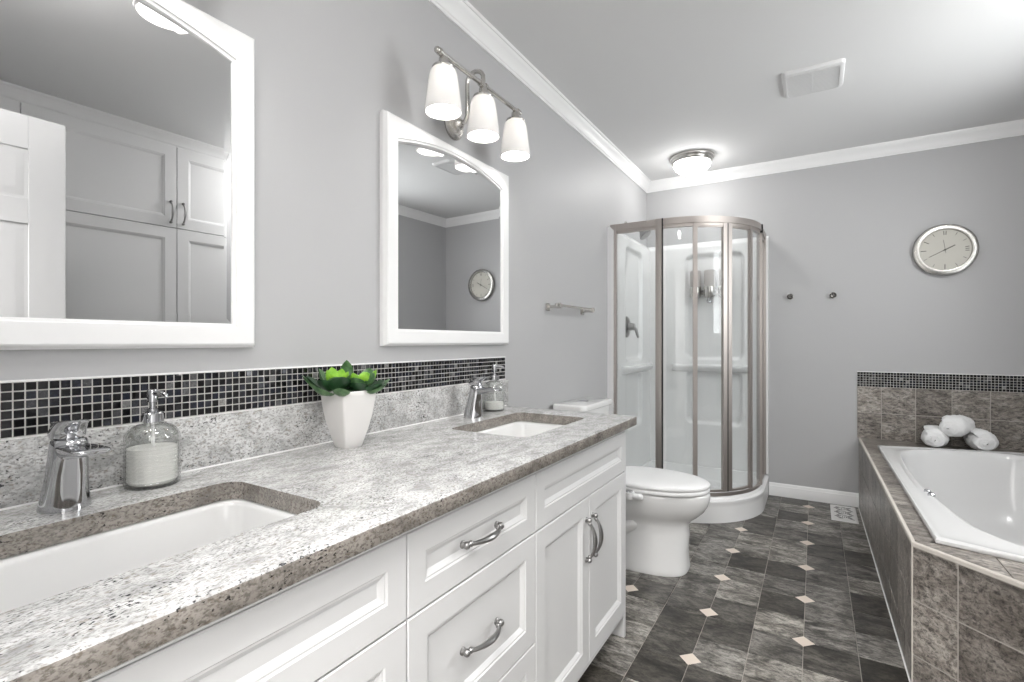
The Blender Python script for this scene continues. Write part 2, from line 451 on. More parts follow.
# open panelled door, hinged at the right jamb of the doorway
mb = MB()
dx0, dx1 = DX1 - 0.0, DX1 + 0.035
dy0, dy1 = YB + 0.018, YB + 0.806
mb.box(dx0 + 0.006, dx1 - 0.006, dy0, dy1, 0.012, 2.035)
st = 0.115; midy = (dy0 + dy1) / 2
def door_face(xf, sgn):
    # stiles and rails as raised boards around six panels
    fx = lambda a, bz, d: (xf + sgn * d, a, bz)
    ys = [dy0, dy0 + st, midy - 0.05, midy + 0.05, dy1 - st, dy1]
    zs = [0.012, 0.24, 0.84, 0.985, 1.60, 1.70, 1.90, 2.035]
    xa, xb = sorted((xf, xf + sgn * 0.006))
    for a, bq in ((0, 1), (2, 3), (4, 5)): mb.box(xa, xb, ys[a], ys[bq], zs[0], zs[-1], 0.0015, 1)
    for a, bq in ((0, 1), (2, 3), (4, 5), (6, 7)):
        mb.box(xa, xb, ys[1], ys[2], zs[a], zs[bq], 0.0015, 1); mb.box(xa, xb, ys[3], ys[4], zs[a], zs[bq], 0.0015, 1)
    for ya, yb in ((ys[1], ys[2]), (ys[3], ys[4])):
        for za, zb in ((zs[1], zs[2]), (zs[3], zs[4]), (zs[5], zs[6])):
            mb.panel(fx, [(ya + .012, yb - .012, za + .012, zb - .012, 0), (ya + .035, yb - .035, za + .035, zb - .035, 0.005), (ya + .04, yb - .04, za + .04, zb - .04, 0.005)])
door_face(dx0 + 0.006, -1); door_face(dx1 - 0.006, 1)
d1 = struct(mb, 'door_1', M['door'])
kb = MB()
for sg, xk in ((-1, dx0), (1, dx1)):
    kb.lathe([(0.026, 0), (0.026, sg * 0.006), (0.010, sg * 0.012), (0.010, sg * 0.035), (0.022, sg * 0.045), (0.026, sg * 0.058), (0.018, sg * 0.068), (0.002, sg * 0.070)], (xk, dy1 - 0.065, 0.92), 20, 'x')
kb.build('door_knob', M['nickel'], d1, origin=(0, 0, 0))

# ------------------------------------------------------------------ pulls and cabinet fronts
def pull(name, c, axis, L, parent, mat):
    """arched bar pull: c centre on the face (x,y,z), faces +x or -x via sign"""
    sg = 1 if axis[0] != '-' else -1
    vert = axis.endswith('z')
    mb = MB()
    def P(t, out):
        return (c[0] + sg * out, c[1] + (0 if vert else t), c[2] + (t if vert else 0))
    h = L / 2
    # arched grip: fuller in the middle, dips toward two turned feet
    pts, rs = [], []
    for k in range(25):
        u = -1 + 2 * k / 24
        pts.append(P(u * h, 0.012 + 0.019 * max(0, 1 - (u / 0.80) ** 2) ** 0.75 if abs(u) < 0.80 else 0.012))
        rs.append(0.0042 + 0.0030 * math.exp(-(u / 0.45) ** 2))
    mb.tube(pts, rs, 10)
    for s in (-1, 1):
        q = P(s * h * 0.93, 0.012)
        mb.ball(q, 0.0082, 12, 8)
        mb.ball(P(s * h * 0.76, 0.0135), 0.0066, 12, 8)
        a = P(s * h * 0.93, 0); ax = 'x'
        mb.lathe([(0.0085, 0), (0.0085, sg * 0.003), (0.0055, sg * 0.006), (0.0055, sg * 0.012)], a, 12, 'x')
    return mb.build(name, mat, parent)
def front(y0, y1, z0, z1, x, sgn, rail, name, mat, parent, thick=0.019):
    """cabinet front with a moulded recessed panel"""
    f = lambda a, bz, d: (x + sgn * d, a, bz)
    r = rail
    R = lambda i, d: (y0 + i, y1 - i, z0 + i, z1 - i, d)
    mb = MB().panel(f, [R(0, -thick), R(0, -0.002), R(0.002, 0), R(r, 0), R(r + 0.003, -0.003), R(r + 0.006, -0.003), R(r + 0.016, -0.010), R(r + 0.019, -0.010)])
    return mb.build(name, mat, parent, angle=20)

# ------------------------------------------------------------------ vanity
VX, VY0, VY1, VZ = 0.577, -0.045, 1.869, 0.807
van = thing('vanity_cabinet', (0.28, 0.91, 0), 'long white double vanity cabinet with recessed panel fronts under the granite countertop', 'cabinet')
mb = MB()
mb.box(0.002, VX - 0.021, VY0 + 0.018, VY1 - 0.018, 0.086, 0.104)
mb.box(0.002, 0.012, VY0 + 0.018, VY1 - 0.018, 0.104, 0.64)
for yy in (0.666, 1.1455): mb.box(0.012, VX - 0.021, yy - 0.008, yy + 0.008, 0.104, VZ - 0.002)
mb.box(0.54, VX - 0.0215, VY0 + 0.018, VY1 - 0.018, 0.104, VZ - 0.002)
mb.build('carcass', M['cab'], van)
for ya in (VY0, VY1 - 0.018):   # end panels reach the floor
    MB().box(0.002, VX - 0.0005, ya, ya + 0.018, 0, VZ - 0.001, 0.0015).build('side_panel', M['cab'], van)
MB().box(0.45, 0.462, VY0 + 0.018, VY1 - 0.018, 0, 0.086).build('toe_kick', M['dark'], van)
mb = MB()
mb.box(VX - 0.021, VX - 0.001, VY0 + 0.018, VY1 - 0.018, 0.786, VZ - 0.002, 0.001)
mb.box(VX - 0.021, VX - 0.001, VY0 + 0.018, VY1 - 0.018, 0.086, 0.097, 0.001)
mb.build('face_frame', M['cab'], van)
g = 0.0018
Y1, Y2 = 0.666, 1.1455
ZS = 0.632
for (ya, yb) in ((VY0 + 0.018, Y1), (Y2, VY1 - 0.001)):
    front(ya + g, yb - g, ZS + g, 0.784, VX, 1, 0.046, 'false_drawer_front', M['cab'], van)
    ym = (ya + yb) / 2 - (0.003 if ya > 1 else 0)
    for k, (a, b2) in enumerate(((ya, ym), (ym, yb))):
        d = front(a + g, b2 - g, 0.098, ZS - g, VX, 1, 0.052, 'door', M['cab'], van)
        yh = (b2 - 0.026) if k == 0 else (a + 0.026)
        h = pull('handle', (VX, yh, 0.500), 'z', 0.136, d, M['pewter']); h['label'] = 'arched pewter bar handle'
for za, zb in ((ZS, 0.784 + g), (0.347, ZS), (0.098 - g, 0.347)):
    d = front(Y1 + g, Y2 - g, za + g, zb - g, VX, 1, 0.046 if zb - za < 0.2 else 0.050, 'drawer', M['cab'], van)
    h = pull('handle', (VX, (Y1 + Y2) / 2 - 0.014, (za + zb) / 2 + (0.002)), 'y', 0.138, d, M['pewter']); h['label'] = 'arched pewter bar handle'

# ------------------------------------------------------------------ granite top with two sink cut-outs
CX1, CYA, CYB, CT = 0.611, VY0 - 0.012, 1.894, 0.842
SX0, SX1 = 0.172, 0.466
SINKS = [(0.115, 0.588), (1.290, 1.748)]
top = thing('granite_countertop', (0.3, 0.93, VZ), 'speckled grey and white granite countertop with two sink cut-outs on the white vanity', 'countertop')
def slab_with_holes():
    mb = MB(); bm = mb.bm
    zt, zb = CT, VZ
    e = 0.006
    def ring(pts, z): return [bm.verts.new((x, y, z)) for x, y in pts]
    outer = [(0.002, CYA), (CX1, CYA), (CX1, CYB), (0.002, CYB)]
    # plan subdivided into strips so that every face is simple: build faces by triangle fill
    holes = [rrect(SX0, SX1, a, b2, 0.036, 8) for a, b2 in SINKS]
    def off(pts, d):   # shrink the outer outline for the rounded front edge
        return [(min(max(x, 0.002), CX1 - d), min(y, CYB - d)) for x, y in pts]
    top_o = ring(off(outer, e), zt); top_h = [ring(h, zt) for h in holes]
    edges = []
    for r in [top_o] + top_h:
        for i in range(len(r)): edges.append(bm.edges.new((r[i], r[(i + 1) % len(r)])))
    bmesh.ops.triangle_fill(bm, use_beauty=True, use_dissolve=False, edges=edges)
    bot_o = ring(off(outer, 0.002), zb); bot_h = [ring(h, zb) for h in holes]
    edges = []
    for r in [bot_o] + bot_h:
        for i in range(len(r)): edges.append(bm.edges.new((r[i], r[(i + 1) % len(r)])))
    bmesh.ops.triangle_fill(bm, use_beauty=True, use_dissolve=False, edges=edges)
    def bridge(a, b2):
        for i in range(len(a)):
            j = (i + 1) % len(a)
            bm.faces.new((a[i], a[j], b2[j], b2[i]))
    prev = top_o
    for k in range(1, 5):
        a = PI / 2 * k / 4
        r = ring(off(outer, e * (1 - math.sin(a))), zt - e * (1 - math.cos(a)))
        bridge(prev, r); prev = r
    r = ring(off(outer, 0), zb + 0.002); bridge(prev, r); prev = r
    bridge(prev, bot_o)
    for a, b2 in zip(top_h, bot_h): bridge(a, b2)
    return mb
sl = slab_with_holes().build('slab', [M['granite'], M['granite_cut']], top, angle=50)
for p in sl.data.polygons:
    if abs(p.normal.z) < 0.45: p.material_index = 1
bs = MB().box(0.0, 0.020, CYA, 1.915, CT + 0.0005, 0.9585, 0.0015).build('granite_backsplash', M['granite'], origin=(0, 0.93, CT))
tag(bs, 'long low granite backsplash strip between the countertop and the dark mosaic', 'backsplash')
mb = MB()
mb.tube([(0.0215, CYA, CT + 0.001), (0.0215, CYB, CT + 0.001)], 0.0022, 6)
mb.box(0.0, 0.019, CYA, CYB + 0.002, 0.9587, 0.9603)
mb.build('caulk_line', M['caulk'], bs)

# undermount basins
def sink(y0, y1, label):
    t = thing('undermount_sink', ((SX0 + SX1) / 2, (y0 + y1) / 2, 0.66), label, 'sink', 'undermount sinks')
    ins = [(-0.018, VZ - 0.001), (-0.018, VZ - 0.006), (0.004, VZ - 0.006), (0.006, 0.795), (0.012, 0.745), (0.020, 0.705), (0.034, 0.684), (0.06, 0.674), (0.10, 0.670)]
    rings = []
    xw, yw = SX1 - SX0, y1 - y0
    for d, z in [(-0.006, VZ - 0.0005)] + ins[2:]:
        rings.append([(x, y, z) for x, y in rrect(SX0 + d, SX1 - d, y0 + d, y1 - d, max(0.02, 0.042 - d * 0.2), 8)])
    outer = []
    for d, z in ((-0.018, VZ - 0.0005), (-0.018, VZ - 0.012), (-0.008, VZ - 0.013), (0.0, 0.74), (0.01, 0.69), (0.03, 0.662), (0.09, 0.655)):
        outer.append([(x, y, z) for x, y in rrect(SX0 + d, SX1 - d, y0 + d, y1 - d, 0.05, 8)])
    mb = MB(); mb.loft(list(reversed(outer)) + rings, True, True)
    mb.build('basin', M['porcelain'], t, angle=60)
    c = ((SX0 + SX1) / 2, (y0 + y1) / 2, 0.670)
    MB().lathe([(0.030, 0.0), (0.030, 0.002), (0.024, 0.004), (0.021, 0.001), (0.016, 0.006), (0.002, 0.007)], c, 24).build('drain', M['chrome'], t)
    return t
sink(*SINKS[0], 'white rectangular undermount sink in front of the soap bottle full of soap')
sink(*SINKS[1], 'white rectangular undermount sink at the countertop end beside the toilet')

# ------------------------------------------------------------------ mosaic strips
def mosaic(name, f, a0, a1, rows, z0, pitch, label, gap=0.0024):
    mb = MB()
    top_z = z0 + rows * pitch
    mb.mi = 0
    n = int(round((a1 - a0) / pitch))
    for i in range(n):
        for j in range(rows):
            u0 = a0 + (i) * (a1 - a0) / n + gap / 2; u1 = a0 + (i + 1) * (a1 - a0) / n - gap / 2
            v0 = z0 + j * pitch + gap / 2; v1 = z0 + (j + 1) * pitch - gap / 2
            tl = [random.uniform(-.0004, .0004) for _ in range(2)]
            d = 0.0075 + random.uniform(-.0003, .0003)
            q = [(u0, v0), (u1, v0), (u1, v1), (u0, v1)]; b = 0.0013
            qi = [(u0 + b, v0 + b), (u1 - b, v0 + b), (u1 - b, v1 - b), (u0 + b, v1 - b)]
            mb.loft([[f(a, z, 0.004) for a, z in q], [f(a, z, d - 0.001) for a, z in q], [f(a, z, d + (tl[0] if k in (1, 2) else -tl[0]) + (tl[1] if k > 1 else -tl[1])) for k, (a, z) in enumerate(qi)]], cap0=False)
    mb.mi = 1
    c = [f(a0, z0, 0), f(a1, z0, 0), f(a1, top_z, 0), f(a0, top_z, 0)]
    cd = [f(a0, z0, 0.0055), f(a1, z0, 0.0055), f(a1, top_z, 0.0055), f(a0, top_z, 0.0055)]
    mb.loft([c, cd])
    mb.mi = 2
    tz = top_z + 0.0035
    mb.loft([[f(a0, top_z, 0), f(a1 + .002, top_z, 0), f(a1 + .002, tz, 0), f(a0, tz, 0)], [f(a0, top_z, 0.008), f(a1 + .002, top_z, 0.008), f(a1 + .002, tz, 0.006), f(a0, tz, 0.006)]])
    o = mb.build(name, [M['mosaic'], M['mgrout'], M['caulk']], smooth=False, origin=f((a0 + a1) / 2, z0, 0))
    return tag(o, label, 'tile strip')
mosaic('mosaic_tile_strip', lambda a, z, d: (d, a, z), CYA + 0.001, 1.908, 6, 0.9606, 0.0160,
       'strip of small dark glass mosaic tiles on the wall above the granite backsplash')

# ------------------------------------------------------------------ mirrors
def mirror(y0, y1, label):
    z0, z1 = 1.113, 1.870
    xf = 0.031
    yc = (y0 + y1) / 2
    t = thing('framed_mirror', (0, yc, z0), label, 'mirror', 'arched mirrors over the vanity')
    st, rb = 0.058, 0.056
    zs, rise = 1.786, 0.048
    ya, yb = y0 + st, y1 - st
    N = 28
    def inner(d):
        """opening outline grown inward by d, from bottom left up over the arch"""
        pts = [(ya + d, z0 + rb + d), (yb - d, z0 + rb + d)]
        for k in range(N + 1):
            u = 1 - 2 * k / N
            pts.append((yc + u * ((yb - ya) / 2 - d), zs + rise * (1 - u * u) - d))
        return pts
    def outer(ins):
        pts = [(y0 + ins, z0 + ins), (y1 - ins, z0 + ins)]
        for k in range(N + 1):
            u = 1 - 2 * k / N
            pts.append((yc + u * ((y1 - y0) / 2 - ins), z1 - ins))
        return pts
    def R(pts, x): return [(x, a, z) for a, z in pts]
    rings = [R(outer(0), 0.0), R(outer(0), 0.014), R(outer(0.003), 0.018), R(outer(0.006), xf - 0.003), R(outer(0.010), xf), R(inner(-0.010), xf), R(inner(-0.007), xf - 0.001),
             R(inner(-0.006), xf - 0.005), R(inner(0), xf - 0.006), R(inner(0.001), 0.004)]
    mb = MB(); mb.loft(rings, False, False)
    mb.loft([R(outer(0), 0.0), R(inner(0.001), 0.0)], False, False)
    mb.build('frame', M['frame'], t, angle=30)
    # bevel-edged glass, seated a little askew in the deep frame
    tl = math.tan(math.radians(1.6))
    X = lambda y: 0.0125 + (y - yc) * tl
    def G(pts, dx): return [(X(a) + dx, a, z) for a, z in pts]
    mb = MB(); mb.loft([G(inner(-0.002), -0.0025), G(inner(-0.002), -0.0004), G(inner(0.018), 0.0)], True, True)
    mb.build('mirror_glass', M['mirror'], t, angle=0.5)
    return t
mirror(-0.030, 0.7260, 'white framed arched mirror above the sink nearest the panelled cabinets it reflects')
mirror(1.157, 1.909, 'white framed arched mirror hanging below the three-shade light, reflecting the round clock')

# ------------------------------------------------------------------ vanity lights
def vanity_light(yc, label):
    xb, zb = 0.14, 2.082
    t = thing('vanity_light', (0, yc, 1.96), label, 'light', 'vanity wall lights')
    MB().lathe([(0.056, 0), (0.056, 0.006), (0.050, 0.012), (0.040, 0.016), (0.036, 0.024), (0.024, 0.028), (0.018, 0.040), (0.010, 0.046)], (0, yc, 1.962), 32, 'x').build('backplate', M['nickel'], t)
    # gooseneck from the plate up and over to the bar
    pts = [(0.03, yc, 1.962), (0.055, yc, 1.964), (0.068, yc, 1.985), (0.068, yc, 2.04), (0.067, yc, 2.10)]
    for k in range(1, 10):
        a = PI - PI * k / 10
        pts.append((0.104 + 0.037 * math.cos(a), yc, 2.108 + 0.034 * math.sin(a)))
    pts += [(xb, yc, 2.10), (xb, yc, zb)]
    MB().tube(pts, 0.0085, 12).build('arm', M['nickel'], t)
    mb = MB()
    mb.tube([(xb, yc - 0.262, zb), (xb, yc + 0.262, zb)], 0.0085, 14)
    for s in (-1, 0, 1):
        q = yc + s * 0.252
        for e in ((-0.016, 0.016) if s == 0 else (0,)):
            mb.lathe([(0.0085, -0.006), (0.0125, -0.004), (0.0125, 0.004), (0.0085, 0.006)], (xb, q + e, zb), 14, 'y')
        if s: mb.ball((xb, q + s * 0.012, zb), 0.0115, 14, 8)
    mb.build('bar', M['nickel'], t)
    for s in (-1, 0, 1):
        y = yc + s * 0.233
        sh = MB()
        prof = [(0.026, 2.036), (0.036, 2.033), (0.0425, 2.025), (0.0465, 2.010), (0.0500, 1.985), (0.0540, 1.955), (0.0580, 1.925), (0.0610, 1.902), (0.0605, 1.892), (0.0585, 1.889),
                (0.0575, 1.893), (0.0580, 1.902), (0.0550, 1.926), (0.0510, 1.956), (0.0470, 1.986), (0.0435, 2.008), (0.0395, 2.021), (0.034, 2.029), (0.026, 2.031)]
        sh.lathe(prof, (xb, y, 0), 36, cap0=False, cap1=False)
        so = sh.build('lamp_shade', M['shade'], t, angle=60)
        fb = MB()
        fb.lathe([(0.010, 2.076), (0.015, 2.070), (0.016, 2.060), (0.0165, 2.048), (0.027, 2.045), (0.036, 2.041), (0.0385, 2.036), (0.037, 2.032), (0.026, 2.033), (0.004, 2.036)], (xb, y, 0), 30)
        fb.build('socket_collar', M['nickel'], so)
        MB().lathe([(0.013, 2.034), (0.014, 2.010), (0.024, 1.985), (0.029, 1.962), (0.024, 1.940), (0.010, 1.930), (0.001, 1.929)], (xb, y, 0), 20).build('bulb', M['bulb'], so)
    return t
vanity_light(1.540, 'nickel wall light with three glowing shades above the mirror reflecting the clock')
vanity_light(0.345, 'three-shade nickel wall light above the mirror reflecting the tall cabinets')

# ------------------------------------------------------------------ faucets
def faucet(y, label):
    x = 0.090; z = CT
    t = thing('faucet', (x, y, z), label, 'faucet', 'chrome sink faucets')
    def E(cx, rx, ry, h, n=28, tilt=0.0):
        return [(x + cx + rx * math.cos(a), y + ry * math.sin(a), z + h + tilt * rx * math.cos(a)) for a in [2 * PI * k / n for k in range(n)]]
    # flared skirt that narrows and leans forward
    MB().loft([E(0, .0375, .036, 0), E(0, .0375, .036, .003), E(.001, .0355, .034, .012), E(.004, .0320, .031, .035), E(.009, .0290, .0285, .060), E(.014, .0270, .0270, .085), E(.017, .0262, .0262, .105), E(.018, .0255, .0255, .114), E(.018, .0235, .0235, .119), E(.018, .019, .019, .121)]).build('body', M['chrome'], t, angle=50)
    # broad flat spout
    sp = []
    for s, w, up, dn, dz in ((0.0, .020, .007, .020, .092), (.025, .0235, .007, .020, .094), (.050, .0255, .006, .017, .0955), (.075, .0265, .005, .013, .0965), (.098, .026, .004, .009, .0965), (.109, .0225, .003, .006, .096), (.113, .017, .002, .003, .0955)):
        dz += .013; sp.append([(x + 0.012 + s, y + w * (abs(math.cos(a)) ** 0.7) * (1 if math.cos(a) > 0 else -1), z + dz + (up if math.sin(a) > 0 else dn) * math.sin(a)) for a in [2 * PI * k / 24 for k in range(24)]])
    MB().loft(sp).build('spout', M['chrome'], t, angle=50)
    # lever: a block that flares up into a flat-topped tongue
    mb = MB()
    mb.loft([E(.015, .021, .021, .1215), E(.012, .0255, .0245, .124), E(.010, .0265, .0255, .129), E(.012, .0270, .0250, .134, tilt=.05), E(.017, .0310, .0240, .140, tilt=.08), E(.023, .0370, .0235, .1475, tilt=.08), E(.024, .0375, .0230, .1500, tilt=.08), E(.024, .0340, .0200, .1515, tilt=.08)])
    mb.build('handle', M['chrome'], t, angle=45)
    return t
faucet(0.340, 'chrome single-lever faucet beside the soap bottle filled with white soap')
faucet(1.545, 'chrome single-lever faucet in front of the nearly empty soap bottle')

# ------------------------------------------------------------------ soap dispensers
def soap(x, y, R, level, H, label):
    z = CT
    t = thing('soap_dispenser', (x, y, z), label, 'soap dispenser', 'glass soap dispensers')
    prof = [(R * 0.90, 0.0), (R * 0.97, 0.003), (R, 0.010)]
    body = 0.092
    nrib = 11
    for k in range(nrib * 4 + 1):
        h = 0.010 + (body - 0.010) * k / (nrib * 4)
        prof.append((R * (1 - 0.05 * (0.5 - 0.5 * math.cos(2 * PI * k / 4))), h))
    for k in range(1, 13):
        a = PI / 2 * k / 12
        prof.append((0.016 + (R - 0.016) * math.cos(a) * (1 - 0.015 * (k % 2)), body + 0.030 * math.sin(a)))
    prof += [(0.016, body + 0.036)]
    wall = [(max(r - 0.0035, 0.012), max(h, 0.006)) for r, h in reversed(prof)]
    MB().lathe([(r, z + h) for r, h in prof + wall], (x, y, 0), 40, cap0=True, cap1=True).build('bottle', M['bottle'], t, angle=60)
    lp = [(R * 0.80, 0.0065), (R - 0.0055, 0.012)]
    for k in range(13): lp.append((R - 0.0055 - (0.0006 if k % 2 else 0), 0.014 + (level - 0.014) * k / 12))
    lp += [(R * 0.6, level + 0.0003), (0.001, level + 0.0004)]
    MB().lathe([(r, z + h) for r, h in lp], (x, y, 0), 36).build('liquid_soap', M['lotion'], t)
    b = body + 0.034
    mb = MB()
    mb.lathe([(0.0195, z + b), (0.0195, z + b + 0.016), (0.017, z + b + 0.019), (0.009, z + b + 0.021), (0.009, z + b + 0.026), (0.0055, z + b + 0.027), (0.0055, z + b + 0.038), (0.0095, z + b + 0.039),
              (0.0095, z + b + 0.061), (0.008, z + b + 0.064), (0.001, z + b + 0.065)], (x, y, 0), 22)
    mb.tube([(x, y, z + b + 0.056), (x + 0.028, y + 0.004, z + b + 0.057), (x + 0.040, y + 0.006, z + b + 0.054), (x + 0.043, y + 0.006, z + b + 0.049)], [0.006, 0.0048, 0.004, 0.0034], 10)
    mb.build('pump', M['chrome'], t)
    MB().tube([(x, y, z + b), (x + 0.003, y, z + 0.06), (x + 0.008, y, z + 0.012)], 0.003, 8).build('dip_tube', M['plastic'], t)
    return t
soap(0.066, 0.484, 0.0475, 0.076, 0.2, 'ribbed glass soap dispenser filled with white soap beside the foremost faucet')
soap(0.062, 1.735, 0.044, 0.036, 0.2, 'glass soap dispenser with a little soap left, behind the faucet at the countertop end')

# ------------------------------------------------------------------ potted succulent
def plant(x, y):
    z = CT
    t = thing('potted_succulent', (x, y, z), 'green succulent in a tapered square white pot on the granite countertop', 'plant')
    rot = math.radians(-5)
    def sq(h, a, r):
        a *= 0.95; pts = rrect(-a, a, -a, a, r, 4)
        return [(x + px * math.cos(rot) - py * math.sin(rot), y + px * math.sin(rot) + py * math.cos(rot), z + h) for px, py in pts]
    prof = [(0.0, 0.026, 0.006), (0.003, 0.0285, 0.007), (0.025, 0.0345, 0.006), (0.05, 0.041, 0.006), (0.08, 0.0475, 0.006), (0.11, 0.0525, 0.006), (0.140, 0.0555, 0.006), (0.152, 0.0560, 0.006), (0.154, 0.055, 0.006),
            (0.154, 0.0525, 0.005), (0.150, 0.0515, 0.005), (0.130, 0.050, 0.005)]
    MB().loft([sq(*p) for p in prof]).build('pot', M['pot'], t, angle=40)
    MB().loft([sq(0.131, 0.0495, 0.004), sq(0.142, 0.046, 0.006), sq(0.145, 0.025, 0.008)]).build('soil', M['soil'], t)
    def leaf(mb, base, yaw, pitch, L, Wd, cup=0.35):
        d = Vector((math.cos(yaw) * math.cos(pitch), math.sin(yaw) * math.cos(pitch), math.sin(pitch)))
        sd = Vector((-math.sin(yaw), math.cos(yaw), 0)); up = d.cross(sd) * -1
        if up.z < 0: up = -up
        rings = []
        for u, w in ((0, 0.28), (0.15, 0.45), (0.35, 0.80), (0.55, 1.0), (0.72, 0.95), (0.86, 0.66), (0.95, 0.30), (1.0, 0.03)):
            c = Vector(base) + d * L * u + up * (L * 0.16 * math.sin(PI * u) * -1 + 0.10 * L * u * u)
            hw = Wd / 2 * w; th = max(0.0006, 0.0032 * w)
            ring = []
            for k in range(10):
                a = 2 * PI * k / 10
                s = math.cos(a)
                ring.append(tuple(c + sd * hw * s + up * (th * math.sin(a) + cup * hw * s * s)))
            rings.append(ring)
        mb.loft(rings)
    rng = random.Random(5)
    heads = [(-0.020, -0.026, 0.150, 1.0), (0.022, 0.030, 0.150, 0.95)]
    for hx, hy, hz, sc in heads:
        hd = None
        for mat, n, L, pit, w in (('leaf_dark', 6, 0.078, 0.28, 0.060), ('leaf_mid', 4, 0.066, 0.60, 0.048), ('leaf_lime', 5, 0.058, 0.82, 0.034)):
            mb = MB(); a0 = rng.uniform(0, 6)
            for k in range(n):
                leaf(mb, (x + hx, y + hy, z + hz + {'leaf_dark': 0, 'leaf_mid': 0.006, 'leaf_lime': 0.011}[mat]), a0 + 2 * PI * k / n + rng.uniform(-.25, .25), pit + rng.uniform(-.2, .22), L * sc * rng.uniform(.85, 1.12), w * sc, 0.42)
            o = mb.build('rosette' if hd is None else 'inner_leaves', M[mat], t if hd is None else hd, angle=60)
            if hd is None: hd = o
    mb = MB()
    for hx, hy, hz, sc in heads: mb.tube([(x + hx * .7, y + hy * .7, z + 0.140), (x + hx, y + hy, z + hz + 0.008)], 0.006, 8)
    for yaw, pit, L in ((-2.3, 0.36, 0.100), (-1.55, 0.14, 0.090), (-0.9, 0.10, 0.080), (1.2, 0.18, 0.095), (0.5, 0.10, 0.078), (1.9, 0.25, 0.085), (3.0, 0.6, 0.08)):
        leaf(mb, (x + 0.025 * math.cos(yaw), y + 0.03 * math.sin(yaw), z + 0.152), yaw, pit, L, 0.042, 0.35)
    leaf(mb, (x - 0.02, y + 0.015, z + 0.150), 2.6, 1.25, 0.085, 0.036, 0.5)
    mb.build('outer_leaves', M['leaf_mid'], t, angle=60)
plant(0.112, 0.935)

# ------------------------------------------------------------------ towel bar
t = thing('towel_bar', (0, 2.57, 1.31), 'short brushed nickel towel bar on the grey wall beside the shower', 'towel bar')
mb = MB(); mb.box(0.060, 0.074, 2.30, 2.82, 1.308, 1.322, 0.002); mb.build('bar', M['nickel'], t)
for yy in (2.335, 2.785):
    mb = MB(); mb.box(0.0, 0.008, yy - 0.02, yy + 0.02, 1.288, 1.328, 0.003); mb.box(0.006, 0.066, yy - 0.008, yy + 0.008, 1.300, 1.316, 0.003)
    mb.box(0.055, 0.079, yy - 0.011, yy + 0.011, 1.298, 1.327, 0.003); mb.build('bracket', M['nickel'], t)

